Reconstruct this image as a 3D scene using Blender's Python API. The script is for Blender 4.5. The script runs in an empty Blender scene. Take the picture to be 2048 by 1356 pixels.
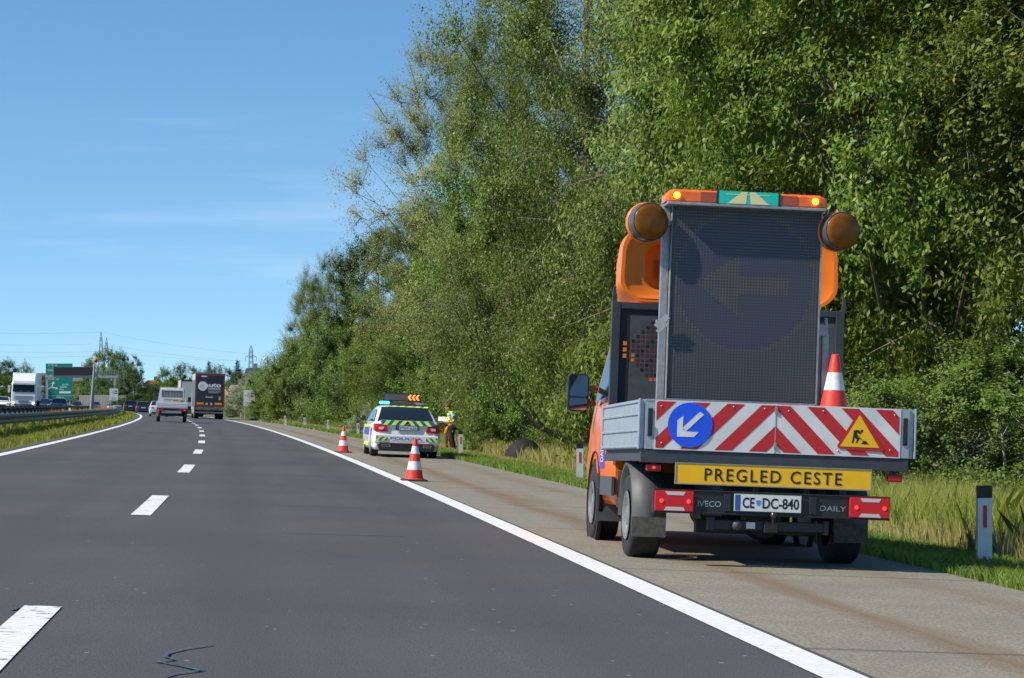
import bpy, math, random
import numpy as np
from mathutils import Vector, Matrix

# ------------------------------------------------------------------ camera, sky, sun
S = bpy.context.scene
COL = S.collection
CAMZ = 1.22
F = 4800.0                       # focal length in photo pixels (photo 2048 wide)
HZ = 811.0                       # horizon row
cam_d = bpy.data.cameras.new("camera"); cam = bpy.data.objects.new("camera", cam_d); COL.objects.link(cam)
cam.location = (0, 0, CAMZ); cam.rotation_euler = (math.pi/2, 0, 0)
cam_d.sensor_width = 36; cam_d.lens = 36*F/2048; cam_d.shift_y = (HZ-678)/2048
cam_d.clip_start = 0.5; cam_d.clip_end = 9000
S.camera = cam

SUNV = Vector((1, .37, -.98)).normalized()      # the way the light travels
EL = math.asin(-SUNV.z); AZ = math.atan2(-SUNV.x, -SUNV.y)
w = bpy.data.worlds.new("World"); S.world = w; w.use_nodes = True
nt = w.node_tree; nt.nodes.clear()
sky = nt.nodes.new('ShaderNodeTexSky'); sky.sky_type = 'NISHITA'; sky.sun_disc = False
sky.sun_elevation = EL; sky.sun_rotation = AZ; sky.air_density = 1.0; sky.dust_density = .25; sky.altitude = 600; sky.ozone_density = 2.2
bg = nt.nodes.new('ShaderNodeBackground'); bg.inputs[1].default_value = .15
out = nt.nodes.new('ShaderNodeOutputWorld')
tc = nt.nodes.new('ShaderNodeTexCoord'); mp = nt.nodes.new('ShaderNodeMapping'); mp.inputs['Scale'].default_value = (2.2, 2.2, 26)
mp.inputs['Rotation'].default_value = (0, .03, 0)
nz = nt.nodes.new('ShaderNodeTexNoise'); nz.inputs['Scale'].default_value = 2.1; nz.inputs['Detail'].default_value = 7; nz.inputs['Roughness'].default_value = .55
cr = nt.nodes.new('ShaderNodeValToRGB'); cr.color_ramp.elements[0].position = .56; cr.color_ramp.elements[1].position = .85
cr.color_ramp.elements[1].color = (.13, .13, .13, 1)
mx = nt.nodes.new('ShaderNodeMixRGB'); mx.inputs[2].default_value = (7.2, 8.2, 8.8, 1)
L = nt.links.new
sv = nt.nodes.new('ShaderNodeVectorMath'); sv.operation = 'MULTIPLY_ADD'; sv.inputs[1].default_value = (1, 1, 1.4); sv.inputs[2].default_value = (0, 0, .108)
L(tc.outputs['Generated'], sv.inputs[0]); L(sv.outputs[0], sky.inputs['Vector'])
L(tc.outputs['Generated'], mp.inputs[0]); L(mp.outputs[0], nz.inputs['Vector']); L(nz.outputs[0], cr.inputs[0]); L(cr.outputs[0], mx.inputs[0])
hs = nt.nodes.new('ShaderNodeHueSaturation'); hs.inputs['Saturation'].default_value = 1.2; L(sky.outputs[0], hs.inputs['Color']); ti = nt.nodes.new('ShaderNodeMixRGB'); ti.blend_type = 'MULTIPLY'; ti.inputs[0].default_value = 1; ti.inputs[2].default_value = (1.08, 1.07, .985, 1); L(hs.outputs[0], ti.inputs[1]); L(ti.outputs[0], mx.inputs[1]); L(mx.outputs[0], bg.inputs[0]); L(bg.outputs[0], out.inputs[0])
sl = bpy.data.lights.new("sun", 'SUN'); sl.energy = 5.0; sl.angle = math.radians(.53); sl.color = (1, .93, .82)
so = bpy.data.objects.new("sun", sl); COL.objects.link(so); so.rotation_euler = SUNV.to_track_quat('-Z', 'Y').to_euler(); so.location = (-30, -10, 40)
S.view_settings.view_transform = 'Standard'; S.view_settings.look = 'None'; S.view_settings.exposure = .29; S.view_settings.gamma = 1
S.view_settings.use_curve_mapping = False
S.render.engine = 'CYCLES'
S.cycles.max_bounces = 6; S.cycles.diffuse_bounces = 3; S.cycles.glossy_bounces = 3; S.cycles.transmission_bounces = 4
S.cycles.transparent_max_bounces = 6; S.cycles.caustics_reflective = False; S.cycles.caustics_refractive = False

# ------------------------------------------------------------------ helpers
def tag(o, label=None, cat=None, group=None, kind=None):
    if label: o['label'] = label
    if cat: o['category'] = cat
    if group: o['group'] = group
    if kind: o['kind'] = kind
    return o
def empty(name, loc=(0, 0, 0), rz=0, rx=0, ry=0, parent=None):
    o = bpy.data.objects.new(name, None); COL.objects.link(o); o.location = loc; o.rotation_euler = (rx, ry, rz)
    o.empty_display_size = .2
    if parent: o.parent = parent
    return o
def copy_tree(o, parent=None):
    c = o.copy(); COL.objects.link(c); c.parent = parent
    for ch in o.children: copy_tree(ch, c)
    return c
def P(px, py, Y):                 # a photo pixel at a depth -> a point of the place
    return Vector(((px-1024)/F*Y, Y, CAMZ-(py-HZ)/F*Y))

class MB:
    def __init__(s): s.v = []; s.f = []; s.m = []; s.M = Matrix.Identity(4); s.mi = 0; s.sm = []
    def add(s, vs, fs, smooth=False):
        n = len(s.v); s.v += [tuple(s.M @ Vector(p)) for p in vs]
        for f in fs: s.f.append([n+i for i in f]); s.m.append(s.mi); s.sm.append(smooth)
        return s
    def box(s, c, d, rz=0, rx=0, ry=0):
        x, y, z = d[0]/2, d[1]/2, d[2]/2
        R = Matrix.Translation(c) @ Matrix.Rotation(rz, 4, 'Z') @ Matrix.Rotation(rx, 4, 'X') @ Matrix.Rotation(ry, 4, 'Y')
        vs = [R @ Vector(p) for p in ((-x,-y,-z),(x,-y,-z),(x,y,-z),(-x,y,-z),(-x,-y,z),(x,-y,z),(x,y,z),(-x,y,z))]
        return s.add(vs, [(0,3,2,1),(4,5,6,7),(0,1,5,4),(1,2,6,5),(2,3,7,6),(3,0,4,7)])
    def bb(s, a, b): return s.box([(a[i]+b[i])/2 for i in range(3)], [abs(b[i]-a[i]) for i in range(3)])
    def tube(s, pts, r, n=8, cap=True, smooth=True):
        pts = [Vector(p) for p in pts]; rs = r if isinstance(r, (list, tuple)) else [r]*len(pts)
        vs = []; fs = []
        for i, p in enumerate(pts):
            t = (pts[min(i+1, len(pts)-1)]-pts[max(i-1, 0)]).normalized()
            a = Vector((0, 0, 1)) if abs(t.z) < .9 else Vector((1, 0, 0))
            e1 = t.cross(a).normalized(); e2 = t.cross(e1)
            for k in range(n):
                q = 2*math.pi*k/n; vs.append(p+rs[i]*(math.cos(q)*e1+math.sin(q)*e2))
        for i in range(len(pts)-1):
            for k in range(n): fs.append((i*n+k, i*n+(k+1) % n, (i+1)*n+(k+1) % n, (i+1)*n+k))
        s.add(vs, fs, smooth)
        if cap:
            s.add(vs[:n], [tuple(range(n))[::-1]]); s.add(vs[-n:], [tuple(range(n))])
        return s
    def bar(s, a, b, w_, h_=None):       # rectangular bar
        a = Vector(a); b = Vector(b); h_ = h_ or w_; t = (b-a).normalized()
        u = Vector((0, 0, 1)) if abs(t.z) < .9 else Vector((0, 1, 0))
        e1 = t.cross(u).normalized()*w_/2; e2 = t.cross(e1).normalized()*h_/2
        vs = [p+i*e1+j*e2 for p in (a, b) for i, j in ((-1,-1),(1,-1),(1,1),(-1,1))]
        return s.add(vs, [(3,2,1,0),(4,5,6,7),(0,1,5,4),(1,2,6,5),(2,3,7,6),(3,0,4,7)])
    def lathe(s, prof, c=(0, 0, 0), axis='Z', n=20, smooth=True):   # prof: (r, h)
        vs = []; fs = []
        for r, h in prof:
            for k in range(n):
                q = 2*math.pi*k/n; x, y = r*math.cos(q), r*math.sin(q)
                p = (x, y, h) if axis == 'Z' else ((h, x, y) if axis == 'X' else (x, h, y))
                vs.append((p[0]+c[0], p[1]+c[1], p[2]+c[2]))
        for i in range(len(prof)-1):
            for k in range(n): fs.append((i*n+k, i*n+(k+1) % n, (i+1)*n+(k+1) % n, (i+1)*n+k))
        return s.add(vs, fs, smooth)
    def flat(s, poly, y, t=.0):          # polygon (x,z) in a plane y=const facing -y; t = thickness towards +y
        n = len(poly); a = sum(poly[i][0]*poly[(i+1) % n][1]-poly[(i+1) % n][0]*poly[i][1] for i in range(n))
        if a < 0: poly = poly[::-1]
        if not t: return s.add([(p[0], y, p[1]) for p in poly], [tuple(range(n))])
        return s.add([(p[0], y, p[1]) for p in poly]+[(p[0], y+t, p[1]) for p in poly],
                     [tuple(range(n)), tuple(range(2*n-1, n-1, -1))]+[(i, i+n, (i+1) % n+n, (i+1) % n) for i in range(n)])
    def build(s, name, mats, parent=None, bevel=0, smooth=None, autos=False):
        me = bpy.data.meshes.new(name); me.from_pydata(s.v, [], s.f)
        if not isinstance(mats, (list, tuple)): mats = [mats]
        for m in mats: me.materials.append(m)
        me.polygons.foreach_set('material_index', s.m)
        me.polygons.foreach_set('use_smooth', [bool(smooth) if smooth is not None else x for x in s.sm])
        me.update()
        o = bpy.data.objects.new(name, me); COL.objects.link(o)
        if parent: o.parent = parent
        if bevel:
            b = o.modifiers.new('bevel', 'BEVEL'); b.width = bevel; b.segments = 2; b.limit_method = 'ANGLE'; b.angle_limit = math.radians(40)
            b.harden_normals = False
        return o
def clip(poly, a, b, c):                 # keep a*x+b*z<=c
    o = []
    for i in range(len(poly)):
        p, q = poly[i], poly[(i+1) % len(poly)]; dp, dq = a*p[0]+b*p[1]-c, a*q[0]+b*q[1]-c
        if dp <= 0: o.append(p)
        if dp*dq < 0: t = dp/(dp-dq); o.append((p[0]+t*(q[0]-p[0]), p[1]+t*(q[1]-p[1])))
    return o
def textmesh(txt, name, mat, parent, x0, x1, z0, z1, y=0, bold=0, ext=.002, M=None, sp=1):
    cu = bpy.data.curves.new('lettering', 'FONT'); cu.body = txt; cu.size = 1; cu.extrude = 0; cu.offset = bold; cu.resolution_u = 3; cu.space_character = sp
    t = bpy.data.objects.new('lettering', cu); COL.objects.link(t)
    dg = bpy.context.evaluated_depsgraph_get(); dg.update()
    me = bpy.data.meshes.new_from_object(t.evaluated_get(dg)); bpy.data.objects.remove(t); bpy.data.curves.remove(cu)
    co = np.zeros(len(me.vertices)*3); me.vertices.foreach_get('co', co); co = co.reshape(-1, 3)
    if len(co):
        mn, mx_ = co.min(0), co.max(0)
        X = x0+(co[:, 0]-mn[0])/(mx_[0]-mn[0]+1e-9)*(x1-x0); Z = z0+(co[:, 1]-mn[1])/(mx_[1]-mn[1]+1e-9)*(z1-z0)
        me.vertices.foreach_set('co', np.stack([X, np.full(len(X), y), Z], 1).ravel())
    if M is not None: me.transform(M)
    me.name = name; me.materials.clear(); me.materials.append(mat); me.update()
    o = bpy.data.objects.new(name, me); COL.objects.link(o); o.parent = parent
    return o

# ------------------------------------------------------------------ materials
MATS = {}
def mat(name, col, rough=.5, metal=0, spec=.5, noise=0, nscale=20, emit=None, es=0, trans=0, coat=0, bump=0, bscale=200, alpha=None):
    if name in MATS: return MATS[name]
    m = bpy.data.materials.new(name); m.use_nodes = True; t = m.node_tree; b = t.nodes['Principled BSDF']
    b.inputs['Base Color'].default_value = (*col, 1); b.inputs['Roughness'].default_value = rough; b.inputs['Metallic'].default_value = metal
    b.inputs['Specular IOR Level'].default_value = spec; b.inputs['Coat Weight'].default_value = coat; b.inputs['Coat Roughness'].default_value = .08
    if trans: b.inputs['Transmission Weight'].default_value = trans
    if emit: b.inputs['Emission Color'].default_value = (*emit, 1); b.inputs['Emission Strength'].default_value = es
    if noise:
        c = t.nodes.new('ShaderNodeTexCoord'); n = t.nodes.new('ShaderNodeTexNoise'); n.inputs['Scale'].default_value = nscale; n.inputs['Detail'].default_value = 5
        r = t.nodes.new('ShaderNodeMapRange'); r.inputs[3].default_value = 1-noise; r.inputs[4].default_value = 1+noise
        r.inputs[1].default_value = .3; r.inputs[2].default_value = .7
        h = t.nodes.new('ShaderNodeHueSaturation'); h.inputs['Color'].default_value = (*col, 1)
        t.links.new(c.outputs['Object'], n.inputs['Vector']); t.links.new(n.outputs[0], r.inputs[0]); t.links.new(r.outputs[0], h.inputs['Value'])
        t.links.new(h.outputs[0], b.inputs['Base Color'])
    if bump:
        c = t.nodes.new('ShaderNodeTexCoord'); n = t.nodes.new('ShaderNodeTexNoise'); n.inputs['Scale'].default_value = bscale; n.inputs['Detail'].default_value = 3
        bp = t.nodes.new('ShaderNodeBump'); bp.inputs['Strength'].default_value = bump; bp.inputs['Distance'].default_value = .01
        t.links.new(c.outputs['Object'], n.inputs['Vector']); t.links.new(n.outputs[0], bp.inputs['Height']); t.links.new(bp.outputs[0], b.inputs['Normal'])
    MATS[name] = m; return m
class NG:                                  # little node-graph helper
    def __init__(s, name): s.m = bpy.data.materials.new(name); s.m.use_nodes = True; s.t = s.m.node_tree; s.b = s.t.nodes['Principled BSDF']
    def n(s, ty, **kw):
        x = s.t.nodes.new(ty)
        for k, v in kw.items(): setattr(x, k, v)
        return x
    def l(s, a, b): s.t.links.new(a, b)
    def noise(s, scale, vec=None, detail=4, rough=.5, mapscale=None):
        if vec is None: vec = s.pos()
        if mapscale:
            mp = s.n('ShaderNodeMapping'); mp.inputs['Scale'].default_value = mapscale; s.l(vec, mp.inputs[0]); vec = mp.outputs[0]
        x = s.n('ShaderNodeTexNoise'); x.inputs['Scale'].default_value = scale; x.inputs['Detail'].default_value = detail; x.inputs['Roughness'].default_value = rough
        s.l(vec, x.inputs['Vector']); return x.outputs[0]
    def pos(s):
        if not hasattr(s, '_p'): s._p = s.n('ShaderNodeTexCoord').outputs['Object']
        return s._p
    def rng(s, v, a, b, c=0, d=1):
        x = s.n('ShaderNodeMapRange'); s.l(v, x.inputs[0])
        for i, q in zip((1, 2, 3, 4), (a, b, c, d)): x.inputs[i].default_value = q
        return x.outputs[0]
    def mix(s, f, a, b):
        x = s.n('ShaderNodeMixRGB')
        for i, q in ((0, f), (1, a), (2, b)):
            if hasattr(q, 'node'): s.l(q, x.inputs[i])
            else: x.inputs[i].default_value = q if i == 0 else (*q, 1)
        return x.outputs[0]
    def math(s, op, a, b=0):
        x = s.n('ShaderNodeMath', operation=op)
        for i, q in ((0, a), (1, b)):
            if hasattr(q, 'node'): s.l(q, x.inputs[i])
            else: x.inputs[i].default_value = q
        return x.outputs[0]
    def bump(s, v, st, dist=.01):
        x = s.n('ShaderNodeBump'); x.inputs['Strength'].default_value = st; x.inputs['Distance'].default_value = dist
        s.l(v, x.inputs['Height']); s.l(x.outputs[0], s.b.inputs['Normal'])
def leafmat(name, c1, c2, c3, rough=.45, trans=.35, spec=.4, clump=.5, cs=.6):
    g = NG(name); geo = g.n('ShaderNodeNewGeometry'); r = geo.outputs['Random Per Island']
    rp = g.n('ShaderNodeValToRGB'); rp.color_ramp.elements[0].color = (*c1, 1); rp.color_ramp.elements[1].color = (*c3, 1)
    e = rp.color_ramp.elements.new(.5); e.color = (*c2, 1); g.l(r, rp.inputs[0])
    cl = g.rng(g.noise(cs, detail=3), .3, .7, 1-clump*.5, 1+clump*.5)
    oi = g.n('ShaderNodeObjectInfo'); ov = g.rng(oi.outputs['Random'], 0, 1, .82, 1.18)
    h = g.n('ShaderNodeHueSaturation'); g.l(rp.outputs[0], h.inputs['Color']); g.l(g.math('MULTIPLY', cl, ov), h.inputs['Value'])
    g.l(g.rng(oi.outputs['Random'], 0, 1, .485, .512), h.inputs['Hue'])
    g.l(h.outputs[0], g.b.inputs['Base Color']); g.b.inputs['Roughness'].default_value = rough; g.b.inputs['Specular IOR Level'].default_value = spec
    tr = g.n('ShaderNodeBsdfTranslucent'); h2 = g.n('ShaderNodeHueSaturation'); h2.inputs['Value'].default_value = 1.3; h2.inputs['Hue'].default_value = .48
    g.l(h.outputs[0], h2.inputs['Color']); g.l(h2.outputs[0], tr.inputs[0])
    ms = g.n('ShaderNodeMixShader'); ms.inputs[0].default_value = trans*.75
    o = g.t.nodes['Material Output']; g.l(g.b.outputs[0], ms.inputs[1]); g.l(tr.outputs[0], ms.inputs[2]); g.l(ms.outputs[0], o.inputs[0])
    return g.m
M_bark = mat('bark', (.16, .13, .10), .9, noise=.35, nscale=6)
M_barkpale = mat('bark_pale', (.30, .27, .22), .9, noise=.35, nscale=5)
M_black = mat('black_plastic', (.018, .019, .021), .5)
M_rubber = mat('rubber', (.022, .022, .023), .85, noise=.3, nscale=30)
M_grey = mat('grey_plastic', (.07, .075, .08), .55, noise=.2, nscale=14)
M_dkgrey = mat('dark_grey_paint', (.045, .052, .06), .5, noise=.18, nscale=8)
M_galv = mat('galvanised_steel', (.36, .37, .37), .5, metal=.6, noise=.15, nscale=20)
M_alu = mat('aluminium_side', (.42, .46, .49), .42, metal=.45, noise=.1, nscale=9)
M_white = mat('white_paint', (.78, .78, .77), .35, coat=.3)
M_whitedirty = mat('white_dirty', (.69, .69, .67), .5, noise=.12, nscale=5)
M_orange = mat('orange_paint', (.84, .165, .012), .36, coat=.4, noise=.13, nscale=2.5)
M_orangepl = mat('orange_plastic', (.90, .20, .008), .38, noise=.05, nscale=6)
M_red = mat('red_sheeting', (.52, .02, .022), .45, noise=.08, nscale=15)
M_redcone = mat('red_cone', (.72, .045, .025), .45, noise=.08, nscale=20)
M_whitecone = mat('white_cone', (.72, .72, .71), .5, noise=.12, nscale=18)
M_yellow = mat('yellow_sheeting', (.9, .50, .008), .5, noise=.04, nscale=10)
M_flyellow = mat('fluorescent_yellow', (.62, .90, .01), .5)
M_blue = mat('blue_sheeting', (.012, .10, .80), .4)
M_polblue = mat('livery_blue', (.03, .09, .38), .4)
M_amber = mat('amber_lens', (.21, .068, .002), .3, spec=.25, coat=0, noise=.3, nscale=10)
M_orlens = mat('orange_lens', (.85, .15, .008), .25, spec=.5, coat=.3, noise=.15, nscale=12)
M_lampon = mat('lamp_glow', (1, .45, .02), .3, emit=(1, .42, .02), es=3.5)
M_redlens = mat('red_lens', (.62, .008, .012), .3, spec=.4, coat=.15)
M_redon = mat('red_glow', (.9, .03, .02), .3, emit=(1, .06, .03), es=1.1)
M_clrlens = mat('clear_lens', (.55, .52, .52), .15, spec=.8, coat=.5)
M_glass = mat('dark_glass', (.010, .015, .017), .07, spec=.4)
M_rim = mat('rim', (.33, .33, .32), .4, metal=.6, noise=.15)
M_mirror = mat('mirror', (.42, .45, .48), .03, metal=1)
M_ink = mat('black_ink', (.012, .012, .014), .5)
M_teal = mat('teal_sheeting', (.01, .55, .42), .35)
M_cream = mat('cream_sheeting', (.80, .68, .33), .4)
M_plate = mat('plate_white', (.68, .70, .69), .4)

# ------------------------------------------------------------------ the road: u = metres right of the right edge line
def lx(Y): return 2.7-.112*Y-1.0e-4*Y*Y if Y < 700 else 2.7-78.4-49-.252*(Y-700)
def lm(Y): return -.112-2e-4*min(Y, 700)
def zf(u):
    pts = [(-3000, -1.5), (-90, -.2), (-45, .6), (-26, .9), (-13, .46), (0, 0), (2.85, -.1), (4, -.22), (6, -.5), (8, -.68), (14, -.75), (60, -1), (3000, -3)]
    for (a, za), (b, zb) in zip(pts, pts[1:]):
        if u <= b: return za+(zb-za)*(u-a)/(b-a)
    return -3
def R(u, Y, dz=0): return Vector((lx(Y)+u, Y, zf(u)+dz))
def head(Y): return math.atan(-lm(Y))
YS = [-25, -10, 0]+[4*i for i in range(1, 30)]+[120+10*i for i in range(40)]+[530, 580, 640, 700, 800, 950, 1200, 1600, 2200, 3200, 5000]
def strip(name, us, y0, y1, m, dz=0, kind='structure', dzf=None, wob=0):
    ys = [y for y in YS if y0 < y < y1]; ys = [y0]+ys+[y1]
    me = MB(); vs = []; fs = []; n = len(us); rr = random.Random(3)
    for y in ys:
        for i, u in enumerate(us):
            uu = u+(rr.uniform(-wob, wob) if wob and i in (0, n-1) else 0)
            p = R(uu, y, dz+(dzf(u) if dzf else 0)); vs.append(p)
    for j in range(len(ys)-1):
        for i in range(n-1): fs.append((j*n+i, j*n+i+1, (j+1)*n+i+1, (j+1)*n+i))
    me.add(vs, fs, False); o = me.build(name, m); o['kind'] = kind; return o

# ground sheet
g = NG('soil'); n1 = g.noise(.35, detail=6); n2 = g.noise(9, detail=4)
c = g.mix(g.rng(n1, .35, .65), (.10, .13, .03), (.17, .16, .06)); c = g.mix(g.rng(n2, .3, .7, 0, .5), c, (.05, .07, .02))
g.l(c, g.b.inputs['Base Color']); g.b.inputs['Roughness'].default_value = 1; g.bump(n2, .6, .1); M_soil = g.m
US = [-2500, -600, -200, -90, -60, -45, -35, -26, -22.6, -13.2, -7.5, .15, 2.8, 3.0, 4, 5, 6, 7, 8, 10, 14, 25, 60, 200, 600, 2500]
strip('ground', US, -25, 5000, M_soil, dzf=lambda u: -.05 if (-22.7 < u < -13 or -7.6 < u < 2.9) else 0)

# asphalt, lane coordinate from the X and Y of the point
def ucoord(g):
    sp = g.n('ShaderNodeSeparateXYZ'); g.l(g.pos(), sp.inputs[0]); X, Y = sp.outputs[0], sp.outputs[1]
    a = g.math('MULTIPLY', Y, .112); b = g.math('MULTIPLY', g.math('MULTIPLY', Y, Y), 1e-4)
    u = g.math('ADD', g.math('ADD', X, -2.7), g.math('ADD', a, b))
    return X, Y, u
def band(g, u, c, w_):           # soft stripe around u=c
    d = g.math('ABSOLUTE', g.math('SUBTRACT', u, c)); return g.rng(d, 0, w_, 1, 0)
def asphalt(name, base, tone, spots=True):
    g = NG(name); X, Y, u = ucoord(g)
    big = g.noise(.16, detail=4); cv = g.n('ShaderNodeCombineXYZ'); g.l(u, cv.inputs[0]); g.l(g.math('MULTIPLY', Y, .05), cv.inputs[1])
    streak = g.noise(1.6, cv.outputs[0], detail=4)
    fine = g.noise(70, detail=2); mid = g.noise(.5, detail=5)
    col = g.mix(g.rng(fine, .3, .7), tuple(c*.6 for c in base), tuple(c*1.4 for c in base))
    col = g.mix(g.rng(mid, .35, .65, 0, .45), col, tone); col = g.mix(g.rng(big, .42, .62, 0, .4), col, tuple(c*1.35 for c in base))
    col = g.mix(g.rng(streak, .4, .7, 0, .5), col, tuple(c*.75 for c in base))
    for uc in (-.95, -2.65, -4.6, -6.3): col = g.mix(g.math('MULTIPLY', band(g, u, uc, .5), .34), col, tuple(c*.7 for c in base))
    if spots:
        v = g.n('ShaderNodeTexVoronoi'); v.inputs['Scale'].default_value = 5; g.l(g.pos(), v.inputs['Vector'])
        sp = g.math('MULTIPLY', g.math('LESS_THAN', v.outputs['Distance'], .07), g.math('GREATER_THAN', g.noise(11, detail=1), .54))
        col = g.mix(sp, col, (.30, .28, .25))
    g.l(col, g.b.inputs['Base Color']); g.b.inputs['Roughness'].default_value = .78; g.b.inputs['Specular IOR Level'].default_value = .35
    g.bump(g.noise(110, detail=2), .5, .012)
    return g
ga = asphalt('asphalt', (.080, .078, .076), (.058, .057, .058)); M_asph = ga.m
strip('road', [-7.55, -3.6, 0, .16], -25, 1600, M_asph)
strip('opposite_road', [-22.6, -18, -13.2], -25, 1600, M_asph)
# hard shoulder: older, paler, with rusty stains and cracks across
g = NG('old_asphalt'); X, Y, u = ucoord(g)
fine = g.noise(48, detail=5, rough=.7); mid = g.noise(1.2, detail=6)
v = g.n('ShaderNodeTexVoronoi'); v.inputs['Scale'].default_value = 34; g.l(g.pos(), v.inputs['Vector'])
col = g.mix(g.rng(fine, .3, .7), (.115, .103, .082), (.34, .308, .235)); col = g.mix(g.rng(v.outputs['Distance'], .0, .5, .5, 0), col, (.42, .38, .30))
col = g.mix(g.rng(mid, .4, .7, 0, .5), col, (.17, .155, .125))
cv = g.n('ShaderNodeCombineXYZ'); g.l(u, cv.inputs[0]); g.l(g.math('MULTIPLY', Y, .07), cv.inputs[1])
st = g.noise(1.5, cv.outputs[0], detail=6, rough=.6)
wob = g.math('MULTIPLY', g.math('SUBTRACT', st, .5), 1.2)
rust = band(g, g.math('ADD', u, wob), 1.05, .34); rust2 = band(g, g.math('ADD', u, wob), 2.3, .3)
col = g.mix(g.math('MULTIPLY', g.math('ADD', rust, g.math('MULTIPLY', rust2, .5)), .7), col, (.17, .105, .05))
vw = g.n('ShaderNodeTexWave', wave_type='BANDS', bands_direction='Y'); vw.inputs['Scale'].default_value = .052; vw.inputs['Distortion'].default_value = .35; vw.inputs['Detail'].default_value = 3; vw.inputs['Detail Scale'].default_value = 3
g.l(g.pos(), vw.inputs['Vector']); col = g.mix(g.rng(vw.outputs['Fac'], 0, .0010, .5, 0), col, (.04, .038, .035))
g.l(col, g.b.inputs['Base Color']); g.b.inputs['Roughness'].default_value = .9; g.b.inputs['Specular IOR Level'].default_value = .25; g.bump(g.noise(60, detail=4), .5, .012)
strip('hard_shoulder', [.16, 1, 2, 2.9], -25, 1600, g.m, wob=0)
# worn white paint
def paintmat(name, wear):
    g = NG(name); a = g.noise(14, detail=6, mapscale=(1, .5, 1)); b = g.noise(2.2, detail=4, mapscale=(3, 9, 1))
    col = g.mix(g.rng(a, .35, .65), (.66, .66, .64), (.78, .78, .76)); col = g.mix(g.rng(g.math('MULTIPLY', a, b), .30, .36, 0, wear), col, (.16, .16, .15))
    g.l(col, g.b.inputs['Base Color']); g.b.inputs['Roughness'].default_value = .7; return g.m
M_paint = paintmat('road_paint', .35); M_paintw = paintmat('road_paint_worn', .9)
strip('right_edge_line', [-.11, .11], -25, 900, M_paint, dz=.006)
strip('left_edge_line', [-7.32, -7.12], -25, 900, M_paint, dz=.006)
strip('opposite_edge_line', [-13.9, -13.7], 20, 900, M_paint, dz=.006)
def ud(Y):
    pts = [(0, -3.82), (11, -3.78), (26, -3.64), (42, -3.5), (60, -3.43), (110, -3.42), (160, -3.6), (2000, -3.6)]
    for (a, za), (b, zb) in zip(pts, pts[1:]):
        if Y <= b: return za+(zb-za)*(Y-a)/(b-a)
mb = MB(); cs = [10.35]+[26.4+15.3*i for i in range(32)]
for c in cs:
    a, b = c-2.6, c+2.6
    vs = []
    for y in (a, (a+b)/2, b):
        for s in (-.1, .1): vs.append(R(ud(y)+s, y, .006))
    mb.add(vs, [(0, 1, 3, 2), (2, 3, 5, 4)])
o = mb.build('lane_dashes', M_paintw); o['kind'] = 'structure'
# blue sprayed survey mark on the asphalt
M_bluep = mat('blue_spray', (.045, .075, .125), .8, noise=.6, nscale=40)
def ground_px(px, py, h=1.22, dz=.008):
    Y = 20
    for _ in range(20):
        X = (px-1024)/F*Y; z = zf(X-lx(Y)); Y = F*(CAMZ-z)/(py-HZ)
    return Vector(((px-1024)/F*Y, Y, zf((px-1024)/F*Y-lx(Y))+dz))
mb = MB()
pl = [[(425, 1292), (372, 1300), (338, 1308), (330, 1316), (348, 1322)], [(348, 1322), (312, 1326), (345, 1331), (400, 1344), (352, 1350), (330, 1356)],
      [(310, 1325), (352, 1333), (408, 1343)], [(22, 1222), (36, 1216), (30, 1222)]]
for q in pl:
    pts = [ground_px(*p) for p in q]
    for a, b in zip(pts, pts[1:]):
        d = (b-a).normalized(); e = Vector((-d.y, d.x, 0))*.009; mb.add([a-e, a+e, b+e, b-e], [(0, 3, 2, 1)])
o = mb.build('blue_survey_mark', M_bluep); o['kind'] = 'structure'
mb = MB()                                   # thin transverse saw cuts in the new lane
for c in (21.5, 27.5, 33.2, 40.5, 54):
    a = R(-2.3, c-.12, .004); b = R(-1.2, c, .004); e = Vector((0, .012, 0)); mb.add([a-e, b-e, b+e, a+e], [(0, 1, 2, 3)])
o = mb.build('saw_cuts', mat('tar', (.035, .035, .045), .6)); o['kind'] = 'structure'

# ------------------------------------------------------------------ leaves, trees, grass
def leaf_mesh(name, pos, nrm, size, m, aspect=.62, rng=None, droop=0):
    n = len(pos); rng = rng or np.random.default_rng(1)
    nrm = nrm/np.linalg.norm(nrm, axis=1, keepdims=True)
    t = rng.normal(size=(n, 3)); t[:, 2] -= droop; t -= (t*nrm).sum(1, keepdims=True)*nrm; t /= np.linalg.norm(t, axis=1, keepdims=True)
    b = np.cross(nrm, t); s = (size*rng.uniform(.6, 1.25, n))[:, None]
    v = np.empty((n, 4, 3)); v[:, 0] = pos-t*s*.5; v[:, 1] = pos+b*s*aspect*.5-t*s*.05+nrm*s*.08; v[:, 2] = pos+t*s*.5; v[:, 3] = pos-b*s*aspect*.5-t*s*.05+nrm*s*.08
    me = bpy.data.meshes.new(name); me.vertices.add(4*n); me.vertices.foreach_set('co', v.astype(np.float32).ravel())
    me.loops.add(4*n); me.loops.foreach_set('vertex_index', np.arange(4*n, dtype=np.int32)); me.polygons.add(n)
    me.polygons.foreach_set('loop_start', np.arange(0, 4*n, 4, dtype=np.int32)); me.polygons.foreach_set('loop_total', np.full(n, 4, dtype=np.int32))
    me.update(calc_edges=True); me.materials.append(m); return me
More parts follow.
